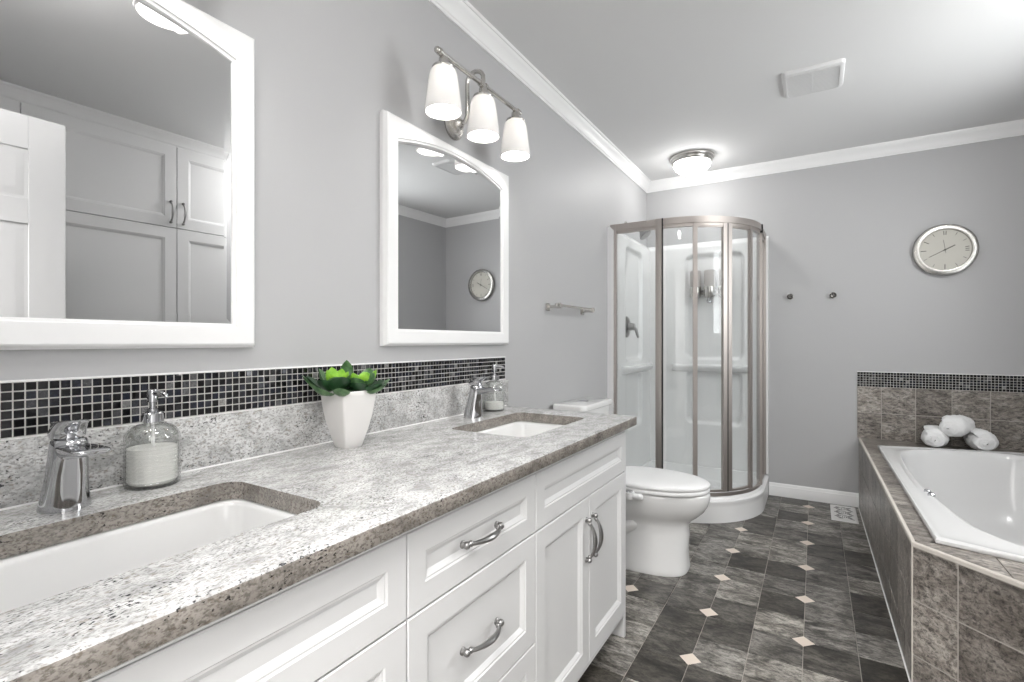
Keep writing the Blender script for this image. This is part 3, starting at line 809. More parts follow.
# ------------------------------------------------------------------ toilet
def toilet():
    yc = 2.565
    t = thing('toilet', (0.40, yc, 0), 'white two-piece toilet with closed lid between the vanity and the shower', 'toilet')
    def egg(xb, xf, hw, z, n=44, e=2.25, yoff=0, ef=2.0):
        xm = xb + (xf - xb) * 0.42
        pts = []
        for k in range(n):
            a = 2 * PI * k / n
            ca, sa = math.cos(a), math.sin(a)
            ex = ef if ca > 0 else e + 0.6
            r = (abs(ca) ** ex + abs(sa) ** ex) ** (-1 / ex)
            pts.append((xm + r * ca * ((xf - xm) if ca > 0 else (xm - xb)), yc + yoff + r * sa * hw, z))
        return pts
    bowl = [egg(0.13, 0.664, 0.152, 0.0, e=3, ef=3.2), egg(0.13, 0.666, 0.154, 0.008, e=3, ef=3.2), egg(0.13, 0.663, 0.150, 0.025, e=3, ef=3.2), egg(0.13, 0.660, 0.143, 0.10, e=3, ef=2.9), egg(0.13, 0.667, 0.133, 0.18, e=3, ef=2.5),
            egg(0.13, 0.666, 0.131, 0.225, e=2.8, ef=2.4), egg(0.13, 0.676, 0.137, 0.246, e=2.6, ef=2.2), egg(0.12, 0.706, 0.154, 0.268), egg(0.11, 0.734, 0.171, 0.294), egg(0.105, 0.752, 0.181, 0.325), egg(0.10, 0.762, 0.186, 0.355), egg(0.10, 0.765, 0.187, 0.378), egg(0.10, 0.762, 0.184, 0.389),
            egg(0.105, 0.755, 0.176, 0.393)]
    MB().loft(bowl).build('bowl', M['porcelain'], t, angle=60)
    # trapway bulge on each side
    for s in (-1, 1):
        pts = [(0.50, yc + s * 0.070, 0.215), (0.42, yc + s * 0.094, 0.220), (0.355, yc + s * 0.100, 0.185), (0.31, yc + s * 0.100, 0.12), (0.25, yc + s * 0.098, 0.09), (0.19, yc + s * 0.090, 0.13)]
        MB().tube(pts, [0.020, 0.046, 0.052, 0.052, 0.050, 0.04], 20).build('trapway', M['porcelain'], t, angle=70)
    MB().loft([egg(0.265, 0.758, 0.183, 0.394), egg(0.262, 0.762, 0.186, 0.399), egg(0.262, 0.762, 0.186, 0.410), egg(0.266, 0.757, 0.182, 0.415)]).build('seat', M['plastic'], t, angle=60)
    lid = [egg(0.262, 0.760, 0.184, 0.4175), egg(0.260, 0.763, 0.187, 0.421), egg(0.260, 0.763, 0.187, 0.430), egg(0.263, 0.759, 0.183, 0.436), egg(0.275, 0.75, 0.168, 0.441), egg(0.32, 0.69, 0.12, 0.4445), egg(0.40, 0.58, 0.05, 0.446)]
    MB().loft(lid).build('lid', M['plastic'], t, angle=60)
    mb = MB()
    for s in (-1, 1): mb.tube([(0.248, yc + s * 0.075 - 0.02, 0.414), (0.248, yc + s * 0.075 + 0.02, 0.414)], 0.012, 12)
    mb.box(0.225, 0.262, yc - 0.11, yc + 0.11, 0.394, 0.406, 0.004)
    mb.build('hinge', M['plastic'], t)
    # tank
    tk = []
    for z, i in ((0.394, 0.010), (0.400, 0.004), (0.55, 0.002), (0.765, 0.0), (0.768, 0.002)):
        tk.append([(px, py, z) for px, py in rrect(0.018 + i, 0.192 - i, yc - 0.195 + i, yc + 0.195 - i, 0.035, 6)])
    MB().loft(tk).build('tank', M['porcelain'], t, angle=50)
    lidr = []
    for z, i in ((0.769, 0.004), (0.772, 0.0), (0.790, 0.0), (0.797, 0.003), (0.800, 0.010)):
        lidr.append([(px, py, z) for px, py in rrect(0.010 + i, 0.205 - i, yc - 0.212 + i, yc + 0.212 - i, 0.035, 6)])
    tl = MB().loft(lidr).build('tank_lid', M['porcelain'], t, angle=50)
    MB().loft([[(px, py, z) for px, py in rrect(0.085 + i, 0.130 - i, yc - 0.024 + i, yc + 0.024 - i, 0.016, 6)] for z, i in ((0.800, 0.0), (0.803, 0.0), (0.805, 0.003))]).build('flush_button', M['chrome'], tl)
    # small bidet control arm at the near side of the seat
    mb = MB()
    mb.box(0.33, 0.45, yc - 0.225, yc - 0.160, 0.378, 0.392, 0.005)
    mb.tube([(0.43, yc - 0.205, 0.372), (0.43, yc - 0.205, 0.402)], [0.024, 0.026], 18)
    mb.tube([(0.36, yc - 0.205, 0.386), (0.48, yc - 0.207, 0.386)], [0.013, 0.015], 14)
    mb.ball((0.482, yc - 0.207, 0.386), 0.0165, 14, 8)
    kn = mb.build('bidet_control', M['plastic'], t, angle=50)
    MB().lathe([(0.017, 0.402), (0.017, 0.409), (0.012, 0.411)], (0.43, yc - 0.205, 0), 16).build('dial', M['chrome'], kn)
toilet()

# ------------------------------------------------------------------ shower
SC, SR = (0.36, 3.76), 0.545         # arc centre and tray radius
def sh_path(r, n=36, y_end=YF - 0.002, x_start=0.002):
    """outline from the left wall round the arc to the far wall"""
    pts = [(x_start, SC[1] - r)]
    for k in range(n + 1):
        a = -PI / 2 + PI / 2 * k / n
        pts.append((SC[0] + r * math.cos(a), SC[1] + r * math.sin(a)))
    pts.append((SC[0] + r, y_end))
    return pts
t = thing('shower_tray', (0.40, 3.75, 0), 'white curved shower tray with a rounded raised threshold on the floor', 'shower tray')
rings = []
def closed(r, z, d=0.002):
    return [(x, y, z) for x, y in sh_path(r, 36, YF - d, d) + [(d, YF - d)]]
for r, z, d in ((SR, 0.0, .002), (SR, 0.004, .002), (SR - 0.004, 0.09, .002), (SR - 0.003, 0.112, .002), (SR + 0.002, 0.122, .002), (SR + 0.001, 0.132, .002), (SR - 0.006, 0.138, .002), (SR - 0.016, 0.141, .003),
                (SR - 0.020, 0.150, .003), (SR - 0.028, 0.158, .004), (SR - 0.062, 0.160, .050), (SR - 0.072, 0.155, .056), (SR - 0.090, 0.075, .070), (SR - 0.11, 0.058, .09), (SR - 0.3, 0.054, .25)):
    rings.append(closed(r, z, d))
MB().loft(rings).build('basin', M['acrylic'], t, angle=40)
MB().lathe([(0.042, 0.055), (0.042, 0.058), (0.036, 0.060), (0.001, 0.0585)], (0.36, 3.76, -0.003), 24).build('drain', M['chrome'], t)

# moulded wall panels
def relief(name, f, a0, a1, z0, z1, H, label_parent, na=110, nz=170):
    mb = MB(); vs = []; fs = []
    for j in range(nz + 1):
        for i in range(na + 1):
            a = a0 + (a1 - a0) * i / na; z = z0 + (z1 - z0) * j / nz
            vs.append(f(a, z, H(a, z)))
    for j in range(nz):
        for i in range(na):
            k = j * (na + 1) + i
            fs.append((k, k + 1, k + na + 2, k + na + 1))
    n0 = len(vs)
    # back plate so the panel has thickness
    for (a, z) in ((a0, z0), (a1, z0), (a1, z1), (a0, z1)): vs.append(f(a, z, 0))
    bi = [[j * 0 + i for i in range(na + 1)], [j * (na + 1) + na for j in range(nz + 1)], [nz * (na + 1) + i for i in range(na, -1, -1)], [j * (na + 1) for j in range(nz, -1, -1)]]
    for e, (p, q) in zip(bi, ((0, 1), (1, 2), (2, 3), (3, 0))): fs.append(tuple(e) + (n0 + q, n0 + p))
    fs.append((n0, n0 + 1, n0 + 2, n0 + 3))
    mb._add(vs, fs)
    return mb.build(name, M['acrylic'], label_parent, angle=60)
def sdr(a, z, a0, a1, z0, z1, r):
    dx = abs(a - (a0 + a1) / 2) - (a1 - a0) / 2 + r; dz = abs(z - (z0 + z1) / 2) - (z1 - z0) / 2 + r
    return math.hypot(max(dx, 0), max(dz, 0)) + min(max(dx, dz), 0) - r
def sstep(x): x = min(1, max(0, x)); return x * x * (3 - 2 * x)
SW = thing('shower_wall_panels', (0.4, 4.1, 0.16), 'glossy white moulded shower wall panels with recessed niches and shelves', 'shower wall')
TOPZ = 1.905
def H_far(a, z):
    d = min(sdr(a, z, 0.315, 0.745, 0.985, 1.810, 0.06), sdr(a, z, 0.325, 0.735, 0.485, 0.90, 0.05))
    h = 0.044 - 0.028 * sstep(-d / 0.022)
    return min(h, 0.012 + (TOPZ - z) * 0.9 + 0.0)
def H_left(a, z):
    d = min(sdr(a, z, 3.48, 3.89, 0.985, 1.815, 0.06), sdr(a, z, 3.49, 3.88, 0.485, 0.90, 0.05))
    h = 0.040 - 0.026 * sstep(-d / 0.022)
    return min(h, 0.012 + (TOPZ - z) * 0.9)
relief('panel', lambda a, z, h: (a, YF - 0.0005 - h, z), 0.012, SC[0] + SR, 0.1605, TOPZ, H_far, SW)
relief('panel', lambda a, z, h: (0.0005 + h, a, z), SC[1] - SR + 0.004, YF - 0.012, 0.1605, TOPZ, H_left, SW)
def shelf(p0, p1, out, depth=0.075):
    mb = MB(); rings = []
    P0, P1 = Vector(p0), Vector(p1); o = Vector(out)
    prof = [(0, -0.035), (0.35, -0.032), (0.75, -0.02), (0.97, 0.0), (1.0, 0.012), (0.95, 0.022), (0.8, 0.028), (0.55, 0.024), (0, 0.024)]
    for u, s in ((0, 0.05), (0.012, 0.5), (0.04, 0.85), (0.10, 1), (0.9, 1), (0.96, 0.85), (0.988, 0.5), (1, 0.05)):
        c = P0.lerp(P1, u)
        rings.append([tuple(c + o * depth * w * s + Vector((0, 0, h))) for w, h in prof])
    return mb.loft(rings).build('shelf', M['acrylic'], SW, angle=50)
shelf((0.215, YF - 0.030, 0.925), (0.790, YF - 0.030, 0.925), (0, -1, 0))
shelf((0.030, 3.40, 0.925), (0.030, 4.02, 0.925), (1, 0, 0))

# glass enclosure
EN = thing('shower_enclosure', (0.45, 3.5, 0.16), 'curved glass shower enclosure with satin metal frame and sliding doors', 'shower enclosure')
def arc_strip(r0, r1, z0, z1, a0, a1, n=30):
    """solid bar following the arc between angles (degrees from the left post)"""
    rings = []
    for k in range(n + 1):
        a = math.radians(-90 + a0 + (a1 - a0) * k / n); c, s = math.cos(a), math.sin(a)
        rings.append([(SC[0] + r * c, SC[1] + r * s, z) for r, z in ((r0, z0), (r1, z0), (r1, z1), (r0, z1))])
    return rings
def path_strip(r0, r1, z0, z1, y_end=YF - 0.046, x0=0.046):
    a = sh_path(r0, 40, y_end, x0); b2 = sh_path(r1, 40, y_end, x0)
    return [[(p[0], p[1], z0), (q[0], q[1], z0), (q[0], q[1], z1), (p[0], p[1], z1)] for p, q in zip(a, b2)]
ER = 0.520
mb = MB(); mb.loft(path_strip(ER - 0.020, ER + 0.010, 1.872, 1.912)); mb.loft(path_strip(ER - 0.024, ER + 0.002, 1.852, 1.874))
mb.build('top_rail', M['satin'], EN, angle=25)
mb = MB(); mb.loft(path_strip(ER - 0.018, ER + 0.004, 0.1605, 0.172)); mb.loft(path_strip(ER - 0.004, ER + 0.004, 0.172, 0.180))
mb.build('bottom_track', M['satin'], EN, angle=25)
zb, zt = 0.1605, 1.9125
# fixed side panes with their posts
def post_at(r0, r1, ang, w, z0=0.180, z1=1.874):
    da = math.degrees(w / ER) / 2
    return arc_strip(r0, r1, z0, z1, ang - da, ang + da, 3)
for side in (0, 1):
    mb = MB()
    if side == 0:
        mb.box(0.016, 0.056, SC[1] - ER - 0.012, SC[1] - ER + 0.022, zb, zt, 0.002)        # wall jamb
        mb.box(SC[0] - 0.040, SC[0] - 0.002, SC[1] - ER - 0.012, SC[1] - ER + 0.022, zb, zt + 0.002, 0.002)
        mb.box(0.056, SC[0] - 0.040, SC[1] - ER - 0.006, SC[1] - ER + 0.016, zt - 0.042, zt, 0.002)
        gl = MB().box(0.054, SC[0] - 0.038, SC[1] - ER + 0.001, SC[1] - ER + 0.006, 0.183, 1.853)
    else:
        mb.box(SC[0] + ER - 0.022, SC[0] + ER + 0.012, YF - 0.078, YF - 0.046, zb, zt, 0.002)
        mb.box(SC[0] + ER - 0.022, SC[0] + ER + 0.012, SC[1] + 0.000, SC[1] + 0.026, zb, zt, 0.002)
        gl = MB().box(SC[0] + ER - 0.006, SC[0] + ER - 0.001, SC[1] + 0.024, YF - 0.076, 0.183, 1.853)
    p = mb.build('side_panel_frame', M['satin'], EN)
    gl.build('pane', M['glass'], p)
# curved fixed strips and sliding doors
for side in (0, 1):
    a_fix, a_mid = (3.0, 22.0) if side == 0 else (87.0, 68.0)
    gl = MB(); gl.loft(arc_strip(ER - 0.004, ER + 0.001, 0.188, 1.853, min(a_fix, a_mid), max(a_fix, a_mid), 12))
    f = MB(); f.loft(post_at(ER - 0.014, ER + 0.006, a_mid, 0.026))
    p = f.build('fixed_stile', M['satin'], EN, angle=25)
    gl.build('pane', M['glass'], p)
for side in (0, 1):
    a_in, a_mt = (23.5, 43.1) if side == 0 else (66.5, 46.9)
    f = MB(); f.loft(post_at(ER - 0.022, ER + 0.004, a_mt, 0.027, 0.186, 1.872))
    da = math.degrees(0.012 / ER)
    lo, hi = min(a_in, a_mt), max(a_in, a_mt)
    f.loft(arc_strip(ER - 0.020, ER - 0.004, 0.184, 0.196, lo, hi, 12))
    f.loft(arc_strip(ER - 0.020, ER - 0.004, 1.846, 1.860, lo, hi, 12))
    p = f.build('sliding_door', M['satin'], EN, angle=25)
    gl = MB(); gl.loft(arc_strip(ER - 0.014, ER - 0.009, 0.200, 1.852, lo, hi, 12)); gl.build('pane', M['glass'], p)
    sgn = 1 if side == 0 else -1
    s = MB(); s.loft(post_at(ER - 0.016, ER + 0.003, a_mt + sgn * 1.68, 0.0065, 0.186, 1.872)); sl = s.build('door_seal', M['black'], p, angle=25)
mb = MB()
mb.box(SC[0] + ER - 0.022, SC[0] + ER + 0.018, SC[1] - 0.016, SC[1] + 0.004, 1.860, 1.915, 0.001)
mb.box(SC[0] + 0.000, SC[0] + 0.008, SC[1] - ER - 0.013, SC[1] - ER + 0.010, 1.868, 1.914, 0.001)
mb.box(SC[0] + 0.001, SC[0] + 0.006, SC[1] - ER - 0.010, SC[1] - ER + 0.004, 0.185, 1.868)
mb.build('joint_cap', M['black'], EN)

# valve, head, dispenser
t = thing('shower_valve', (0.04, 3.56, 1.235), 'round brushed nickel shower valve with a lever on the white shower wall', 'shower valve')
VO = (0.0185, 3.565, 1.235)
MB().lathe([(0.078, 0), (0.078, 0.004), (0.070, 0.010), (0.040, 0.016), (0.030, 0.022)], VO, 32, 'x').build('escutcheon', M['pewter'], t)
mb = MB(); mb.lathe([(0.028, 0.020), (0.026, 0.055), (0.022, 0.062), (0.002, 0.064)], VO, 24, 'x')
mb.tube([(0.068, 3.565, 1.235), (0.085, 3.575, 1.215), (0.092, 3.585, 1.180), (0.098, 3.59, 1.155)], [0.013, 0.012, 0.010, 0.008], 12); mb.build('lever', M['pewter'], t)
t = thing('overhead_shower', (0, 3.60, 1.98), 'brushed nickel shower head on a curved arm high in the shower', 'shower head')
mb = MB(); mb.lathe([(0.030, 0), (0.030, 0.004), (0.012, 0.014)], (0.0, 3.60, 1.985), 20, 'x')
mb.tube([(0.0, 3.60, 1.985), (0.05, 3.60, 1.988), (0.085, 3.60, 1.975), (0.112, 3.60, 1.945)], 0.0095, 12); mb.build('arm', M['nickel'], t)
mb = MB(); mb.lathe([(0.012, 0.030), (0.017, 0.022), (0.017, 0.012), (0.024, 0.002), (0.044, -0.028), (0.047, -0.036), (0.044, -0.041), (0.002, -0.042)], (0, 0, 0), 28)
Rm = Matrix.Translation((0.125, 3.60, 1.925)) @ Matrix.Rotation(math.radians(-38), 4, 'Y')
for v in mb.bm.verts: v.co = Rm @ v.co
mb.build('spray_head', M['pewter'], t)
t = thing('shower_dispenser', (0.51, YF - 0.0165, 1.42), 'wall dispenser with three clear bottles and silver pumps inside the shower', 'dispenser')
DY = YF - 0.0170
MB().box(0.370, 0.650, DY - 0.012, DY, 1.492, 1.528, 0.004).build('bracket', M['nickel'], t)
for k in range(3):
    xx = 0.402 + k * 0.104; yy = DY - 0.058
    pr = MB(); pr.lathe([(0.030, 1.676), (0.038, 1.672), (0.040, 1.660), (0.040, 1.548), (0.037, 1.545)], (xx, yy, 0), 26); c = pr.build('bottle', M['frost'], t)
    mb = MB(); mb.lathe([(0.0415, 1.547), (0.042, 1.543), (0.042, 1.475), (0.036, 1.466), (0.010, 1.464)], (xx, yy, 0), 26); mb.build('pump_body', M['nickel'], c)
    mb = MB(); mb.lathe([(0.013, 1.468), (0.015, 1.450), (0.019, 1.440), (0.018, 1.428), (0.010, 1.422)], (xx, yy - 0.012, 0), 18); mb.build('push_button', M['chrome'], c)

# ------------------------------------------------------------------ ceiling light and vent
def ceiling_light(x, y, mat, label):
    t = thing('ceiling_light', (x, y, ZC), label, 'light', 'flush ceiling lights')
    pan = [(0.150, 0.0), (0.152, -0.010), (0.148, -0.020), (0.140, -0.026), (0.138, -0.034), (0.134, -0.042), (0.128, -0.046), (0.122, -0.046), (0.02, -0.030)]
    MB().lathe([(r, ZC + h) for r, h in pan], (x, y, 0), 48).build('pan', M['nickel'], t)
    dm = [(0.120, -0.040)]
    for k in range(1, 11):
        a = PI / 2 * k / 10
        dm.append((0.122 * math.cos(a) + 0.004, -0.044 - 0.080 * math.sin(a)))
    MB().lathe([(r, ZC + h) for r, h in dm], (x, y, 0), 40).build('glass_bowl', mat, t)
    MB().lathe([(0.004, ZC - 0.120), (0.011, ZC - 0.124), (0.012, ZC - 0.128), (0.006, ZC - 0.134), (0.007, ZC - 0.137), (0.001, ZC - 0.141)], (x, y, 0), 16).build('finial', M['nickel'], t)
ceiling_light(0.447, 3.715, M['dome'], 'flush round ceiling light with a glowing white glass bowl near the shower corner')
ceiling_light(0.98, 0.50, M['dome_fill_doorway'], 'added unseen ceiling fill light between the doorway and the tall cabinets')  # added out of view for more even light over the room
ceiling_light(2.10, 2.22, M['dome_fill_tub'], 'added unseen ceiling fill light over the bathtub, brightening the far wall')  # added out of view to brighten tub and far wall

t = thing('ceiling_vent', (1.187, 2.91, ZC), 'square white slotted exhaust fan grille on the ceiling', 'vent')
mb = MB(); x0, x1, y0, y1 = 1.055, 1.319, 2.775, 3.055
rings = []
for i, z in ((0, ZC - 0.0005), (0.0, ZC - 0.006), (0.004, ZC - 0.016), (0.012, ZC - 0.021), (0.020, ZC - 0.021), (0.021, ZC - 0.010)):
    rings.append([(px, py, z) for px, py in rrect(x0 + i, x1 - i, y0 + i, y1 - i, 0.02, 5)])
mb.loft(rings); mb.build('frame', M['vent'], t)
mb = MB(); n = 17
for k in range(n):
    y = y0 + 0.026 + (y1 - y0 - 0.052) * k / (n - 1)
    mb.box(x0 + 0.019, x1 - 0.019, y - 0.005, y + 0.005, ZC - 0.019, ZC - 0.011, 0.001, 1)
mb.box((x0 + x1) / 2 - 0.004, (x0 + x1) / 2 + 0.004, y0 + 0.02, y1 - 0.02, ZC - 0.0185, ZC - 0.012)
mb.build('louvres', M['vent'], t)

# ------------------------------------------------------------------ far wall: hooks, clock, tile splash
def hook(x, z, label):
    t = thing('robe_hook', (x, YF, z), label, 'hook', 'round robe hooks')
    MB().lathe([(0.022, 0), (0.022, 0.003), (0.018, 0.006), (0.009, 0.008), (0.008, 0.016)], (x, YF, z), 24, '-y').build('base', M['nickel'], t)
    MB().lathe([(0.008, 0.014), (0.013, 0.017), (0.019, 0.022), (0.019, 0.026), (0.014, 0.029), (0.006, 0.027), (0.001, 0.0265)], (x, YF, z), 24, '-y').build('knob', M['gunmetal'], t)
hook(1.044, 1.452, 'round nickel robe hook closest to the shower on the grey wall')
hook(1.304, 1.449, 'round nickel robe hook on the grey wall, the one nearer the tub tiles')
def clock(x, z, R):
    t = thing('wall_clock', (x, YF, z), 'round wall clock with cream face and brushed steel rim above the tub', 'clock')
    c = (x, YF, z)
    MB().lathe([(R * 0.97, 0.0), (R, 0.008), (R, 0.022), (R * 0.975, 0.034), (R * 0.90, 0.038), (R * 0.80, 0.036), (R * 0.785, 0.026), (R * 0.78, 0.020)], c, 64, '-y', cap1=False).build('rim', M['clockrim'], t, angle=40)
    fc = MB().lathe([(R * 0.79, 0.012), (R * 0.79, 0.021), (0.001, 0.0212)], c, 48, '-y').build('face', M['clockface'], t)
    yf = YF - 0.0213
    def bar(ang, r0, r1, w, y=yf, th=0.0008, m=None):
        a = PI / 2 - ang; ca, sa = math.cos(a), math.sin(a)
        q = [(r0, -w), (r1, -w), (r1, w), (r0, w)]
        P = [(x + r * ca - s * sa, z + r * sa + s * ca) for r, s in q]
        m.loft([[(px, y, pz) for px, pz in P], [(px, y - th, pz) for px, pz in P]])
    for h in range(12):
        a = 2 * PI * h / 12; mb = MB()
        if h == 3:
            for o in (-0.11, 0.0, 0.11): bar(a + o, R * 0.60, R * 0.72, 0.0022, m=mb)
        elif h in (0,):
            for o in (-0.05, 0.05): bar(a + o, R * 0.58, R * 0.73, 0.002, m=mb)
        elif h in (6, 9, 10): bar(a, R * 0.56, R * 0.74, 0.0022, m=mb)
        else: bar(a, R * 0.62, R * 0.74, 0.0012, m=mb)
        mb.build('hour_mark', M['ink'], fc, smooth=False)
    m2 = MB(); bar(math.radians(62), -0.012, R * 0.34, 0.0030, yf - 0.004, 0.0012, m2); m2.lathe([(0.006, 0.0215), (0.006, 0.028)], c, 16, '-y'); m2.build('hour_hand', M['ink'], t)
    m2 = MB(); bar(math.radians(242), -0.02, R * 0.55, 0.0018, yf - 0.006, 0.001, m2); m2.build('minute_hand', M['ink'], t)
    m2 = MB(); bar(math.radians(-8), -0.02, R * 0.38, 0.0012, yf - 0.008, 0.0008, m2); m2.build('second_hand', M['ink'], t)
clock(1.899, 1.706, 0.163)

TX0, TZ = 1.443, 0.4725
mosaic('mosaic_tile_strip', lambda a, z, d: (a, YF - d, z), TX0, XR - 0.001, 6, 0.8225, 0.0165,
       'strip of small black glass mosaic tiles on the wall above the tub tiles')
def slabs(f, cuts_a, cuts_z, mb, d0=0.0, d1=0.008, gap=0.004, bev=0.001):
    for a0, a1 in zip(cuts_a, cuts_a[1:]):
        for z0, z1 in zip(cuts_z, cuts_z[1:]):
            q = [(a0 + gap / 2, z0 + gap / 2), (a1 - gap / 2, z0 + gap / 2), (a1 - gap / 2, z1 - gap / 2), (a0 + gap / 2, z1 - gap / 2)]
            b = bev; qi = [(a0 + gap / 2 + b, z0 + gap / 2 + b), (a1 - gap / 2 - b, z0 + gap / 2 + b), (a1 - gap / 2 - b, z1 - gap / 2 - b), (a0 + gap / 2 + b, z1 - gap / 2 - b)]
            mb.loft([[f(a, z, d0) for a, z in q], [f(a, z, d1 - b) for a, z in q], [f(a, z, d1) for a, z in qi]])
def grout_bed(f, a0, a1, z0, z1, mb, d0=-0.0, d1=0.0062):
    q = [(a0, z0), (a1, z0), (a1, z1), (a0, z1)]
    mb.loft([[f(a, z, d0) for a, z in q], [f(a, z, d1) for a, z in q]])
mb = MB()
ff = lambda a, z, d: (a, YF - d, z)
ca = [TX0, 1.576]; 
while ca[-1] + 0.18 < XR: ca.append(ca[-1] + 0.1798)
ca.append(XR - 0.001)
slabs(ff, ca, [TZ, 0.6475, 0.8225], mb, 0.001)
mb.mi = 1; grout_bed(ff, TX0, XR - 0.001, TZ, 0.8225, mb)
tag(mb.build('wall_tile_panel', [M['tub_tile'], M['grout']], smooth=False, origin=(1.9, YF, TZ)), 'two rows of taupe slate wall tiles behind the tub below the black mosaic', 'tiles')

# ------------------------------------------------------------------ tub surround and tub
TS = thing('tub_surround', (1.9, 3.0, 0), 'taupe slate tiled tub surround with beige edge trim rising from the floor', 'tub surround')
A, B, C = (1.452, YF), (1.468, 2.076), (1.700, 1.851)
D = (XR - 0.001, 1.935)
def face_fn(p, q):
    P, Q = Vector((*p, 0)), Vector((*q, 0)); dv = (Q - P).normalized(); nrm = Vector((dv.y, -dv.x, 0))
    L = (Q - P).length
    return (lambda a, z, d: (P.x + dv.x * a + nrm.x * d, P.y + dv.y * a + nrm.y * d, z)), L
zr = [0.0, 0.107, 0.285, TZ - 0.012]
for nm, p, q, cuts in (('side_tiles', A, B, None), ('front_tiles', B, C, 0.134), ('front_tiles', C, D, 0.1)):
    f, L = face_fn(p, q)
    f2 = lambda a, z, d, f=f: f(a, z, -d)
    t0 = Vector(f(0, 0, 1)) - Vector(f(0, 0, 0))
    inside = Vector((2.0, 3.0, 0)) - Vector((*p, 0))
    g_ = f if t0.dot(inside) < 0 else f2
    cl = [0.0]
    a = cuts if cuts else 0.125
    while a < L - 0.02: cl.append(a); a += 0.1798
    cl.append(L)
    mb = MB(); slabs(g_, cl, zr, mb, -0.004, 0.0); mb.mi = 1; grout_bed(g_, 0, L, 0, TZ - 0.012, mb, -0.02, -0.0018)
    mb.build(nm, [M['tub_tile'], M['grout']], TS, smooth=False)
# deck: one tiled plane around the tub hole
RZ = 0.492     # rim top
TUB = [(1.526, 3.790), (1.530, 2.098), (2.02, 1.975), (2.36, 2.06), (2.385, 3.0), (2.36, 4.06), (2.20, 3.965)]
TUB = [(1.526, 3.800), (1.531, 2.098), (1.95, 1.992), (2.37, 2.10), (2.385, 3.0), (2.37, 4.005)]
def poly_sample(poly, c, n, rad=0.0):
    out = []
    for k in range(n):
        a = 2 * PI * (k + 0.5) / n; dx, dy = math.cos(a), math.sin(a); best = None
        for i in range(len(poly)):
            (x1, y1), (x2, y2) = poly[i], poly[(i + 1) % len(poly)]
            ex, ey = x2 - x1, y2 - y1; den = dx * ey - dy * ex
            if abs(den) < 1e-9: continue
            tt = ((x1 - c[0]) * ey - (y1 - c[1]) * ex) / den; uu = ((x1 - c[0]) * dy - (y1 - c[1]) * dx) / den
            if tt > 0 and -1e-6 <= uu <= 1 + 1e-6 and (best is None or tt < best): best = tt
        out.append((c[0] + dx * best, c[1] + dy * best))
    # slip the nearest samples exactly onto the corners
    for p in poly:
        k = min(range(n), key=lambda i: (out[i][0] - p[0]) ** 2 + (out[i][1] - p[1]) ** 2)
        out[k] = p
    return out
TC = (1.98, 2.98); NT = 160
hole = poly_sample([(x + (0.012 if x < TC[0] else -0.012), y + (0.012 if y < TC[1] else -0.012)) for x, y in TUB], TC, NT)
DECK = [A, B, C, D, (XR - 0.001, YF)]
dk_o = poly_sample(DECK, TC, NT)
mb = MB()
mb.loft([[(x, y, TZ - 0.03) for x, y in dk_o], [(x, y, TZ - 0.004) for x, y in dk_o], [(x, y, TZ - 0.004) for x, y in hole], [(x, y, TZ - 0.03) for x, y in hole]], False, False)
mb.mi = 1
# deck tiles: left strip, front wedge, far wedge
def flat_tile(pts, m=mb):
    m.loft([[(x, y, TZ - 0.005) for x, y in pts], [(x, y, TZ) for x, y in pts]], cap0=False)
y = 3.78
while y > 2.12:
    y2 = max(y - 0.1798, 2.10)
    xa0 = 1.462 + (3.9 - y) * 0.007; flat_tile([(xa0, y2 + .0015), (1.545, y2 + .0015), (1.545, y - .0015), (xa0, y - .0015)]); y = y2
flat_tile([(1.462, 3.783), (1.545, 3.783), (1.570, 3.83), (1.570, YF - .01), (1.462, YF - .01)])
for xa, xb in ((1.573, 1.75), (1.753, 1.93), (1.933, 2.11), (2.113, 2.39)):
    flat_tile([(xa, 3.78 + (xa - 1.526) * 0.24), (xb, 3.78 + (xb - 1.526) * 0.24), (xb, YF - .01), (xa, YF - .01)])
flat_tile([(1.480, 2.079), (1.5, 2.06), (1.664, 1.902), (1.664, 2.09), (1.54, 2.115), (1.480, 2.097)])
flat_tile([(1.668, 1.898), (1.705, 1.868), (1.86, 1.889), (1.86, 2.04), (1.668, 2.09)])
for xa, xb in ((1.864, 2.04), (2.044, 2.22), (2.224, 2.385)):
    flat_tile([(xa, 1.876 + (xa - 1.7) * .12), (xb, 1.876 + (xb - 1.7) * .12), (xb, 2.09), (xa, 2.04)])
mb.build('deck_tiles', [M['grout'], M['tub_tile']], TS, smooth=False)
# beige edge trim along the top
mb = MB()
rings = []
for p, ins in ((A, (1, 0)), (B, (0.9, 0.40)), (C, (0.40, 0.95)), (D, (0, 1))):
    rings.append([(p[0] + ins[0] * o, p[1] + ins[1] * o, z) for o, z in ((-0.0015, TZ - 0.012), (-0.0015, TZ - 0.002), (0.001, TZ + 0.001), (0.011, TZ + 0.001), (0.011, TZ - 0.012))])
mb.loft(rings)
mb.box(B[0] - 0.0015, B[0] + 0.003, B[1] - 0.0025, B[1] + 0.002, 0, TZ - 0.012)
mb.build('edge_trim', M['edge'], TS, angle=25)
mb = MB(); mb.tube([(A[0] - 0.001, A[1] - 0.02, 0.001), (B[0] - 0.001, B[1] - 0.003, 0.001), (C[0] - 0.001, C[1] - 0.002, 0.001)], 0.0035, 6); mb.build('caulk_line', M['caulk'], TS)

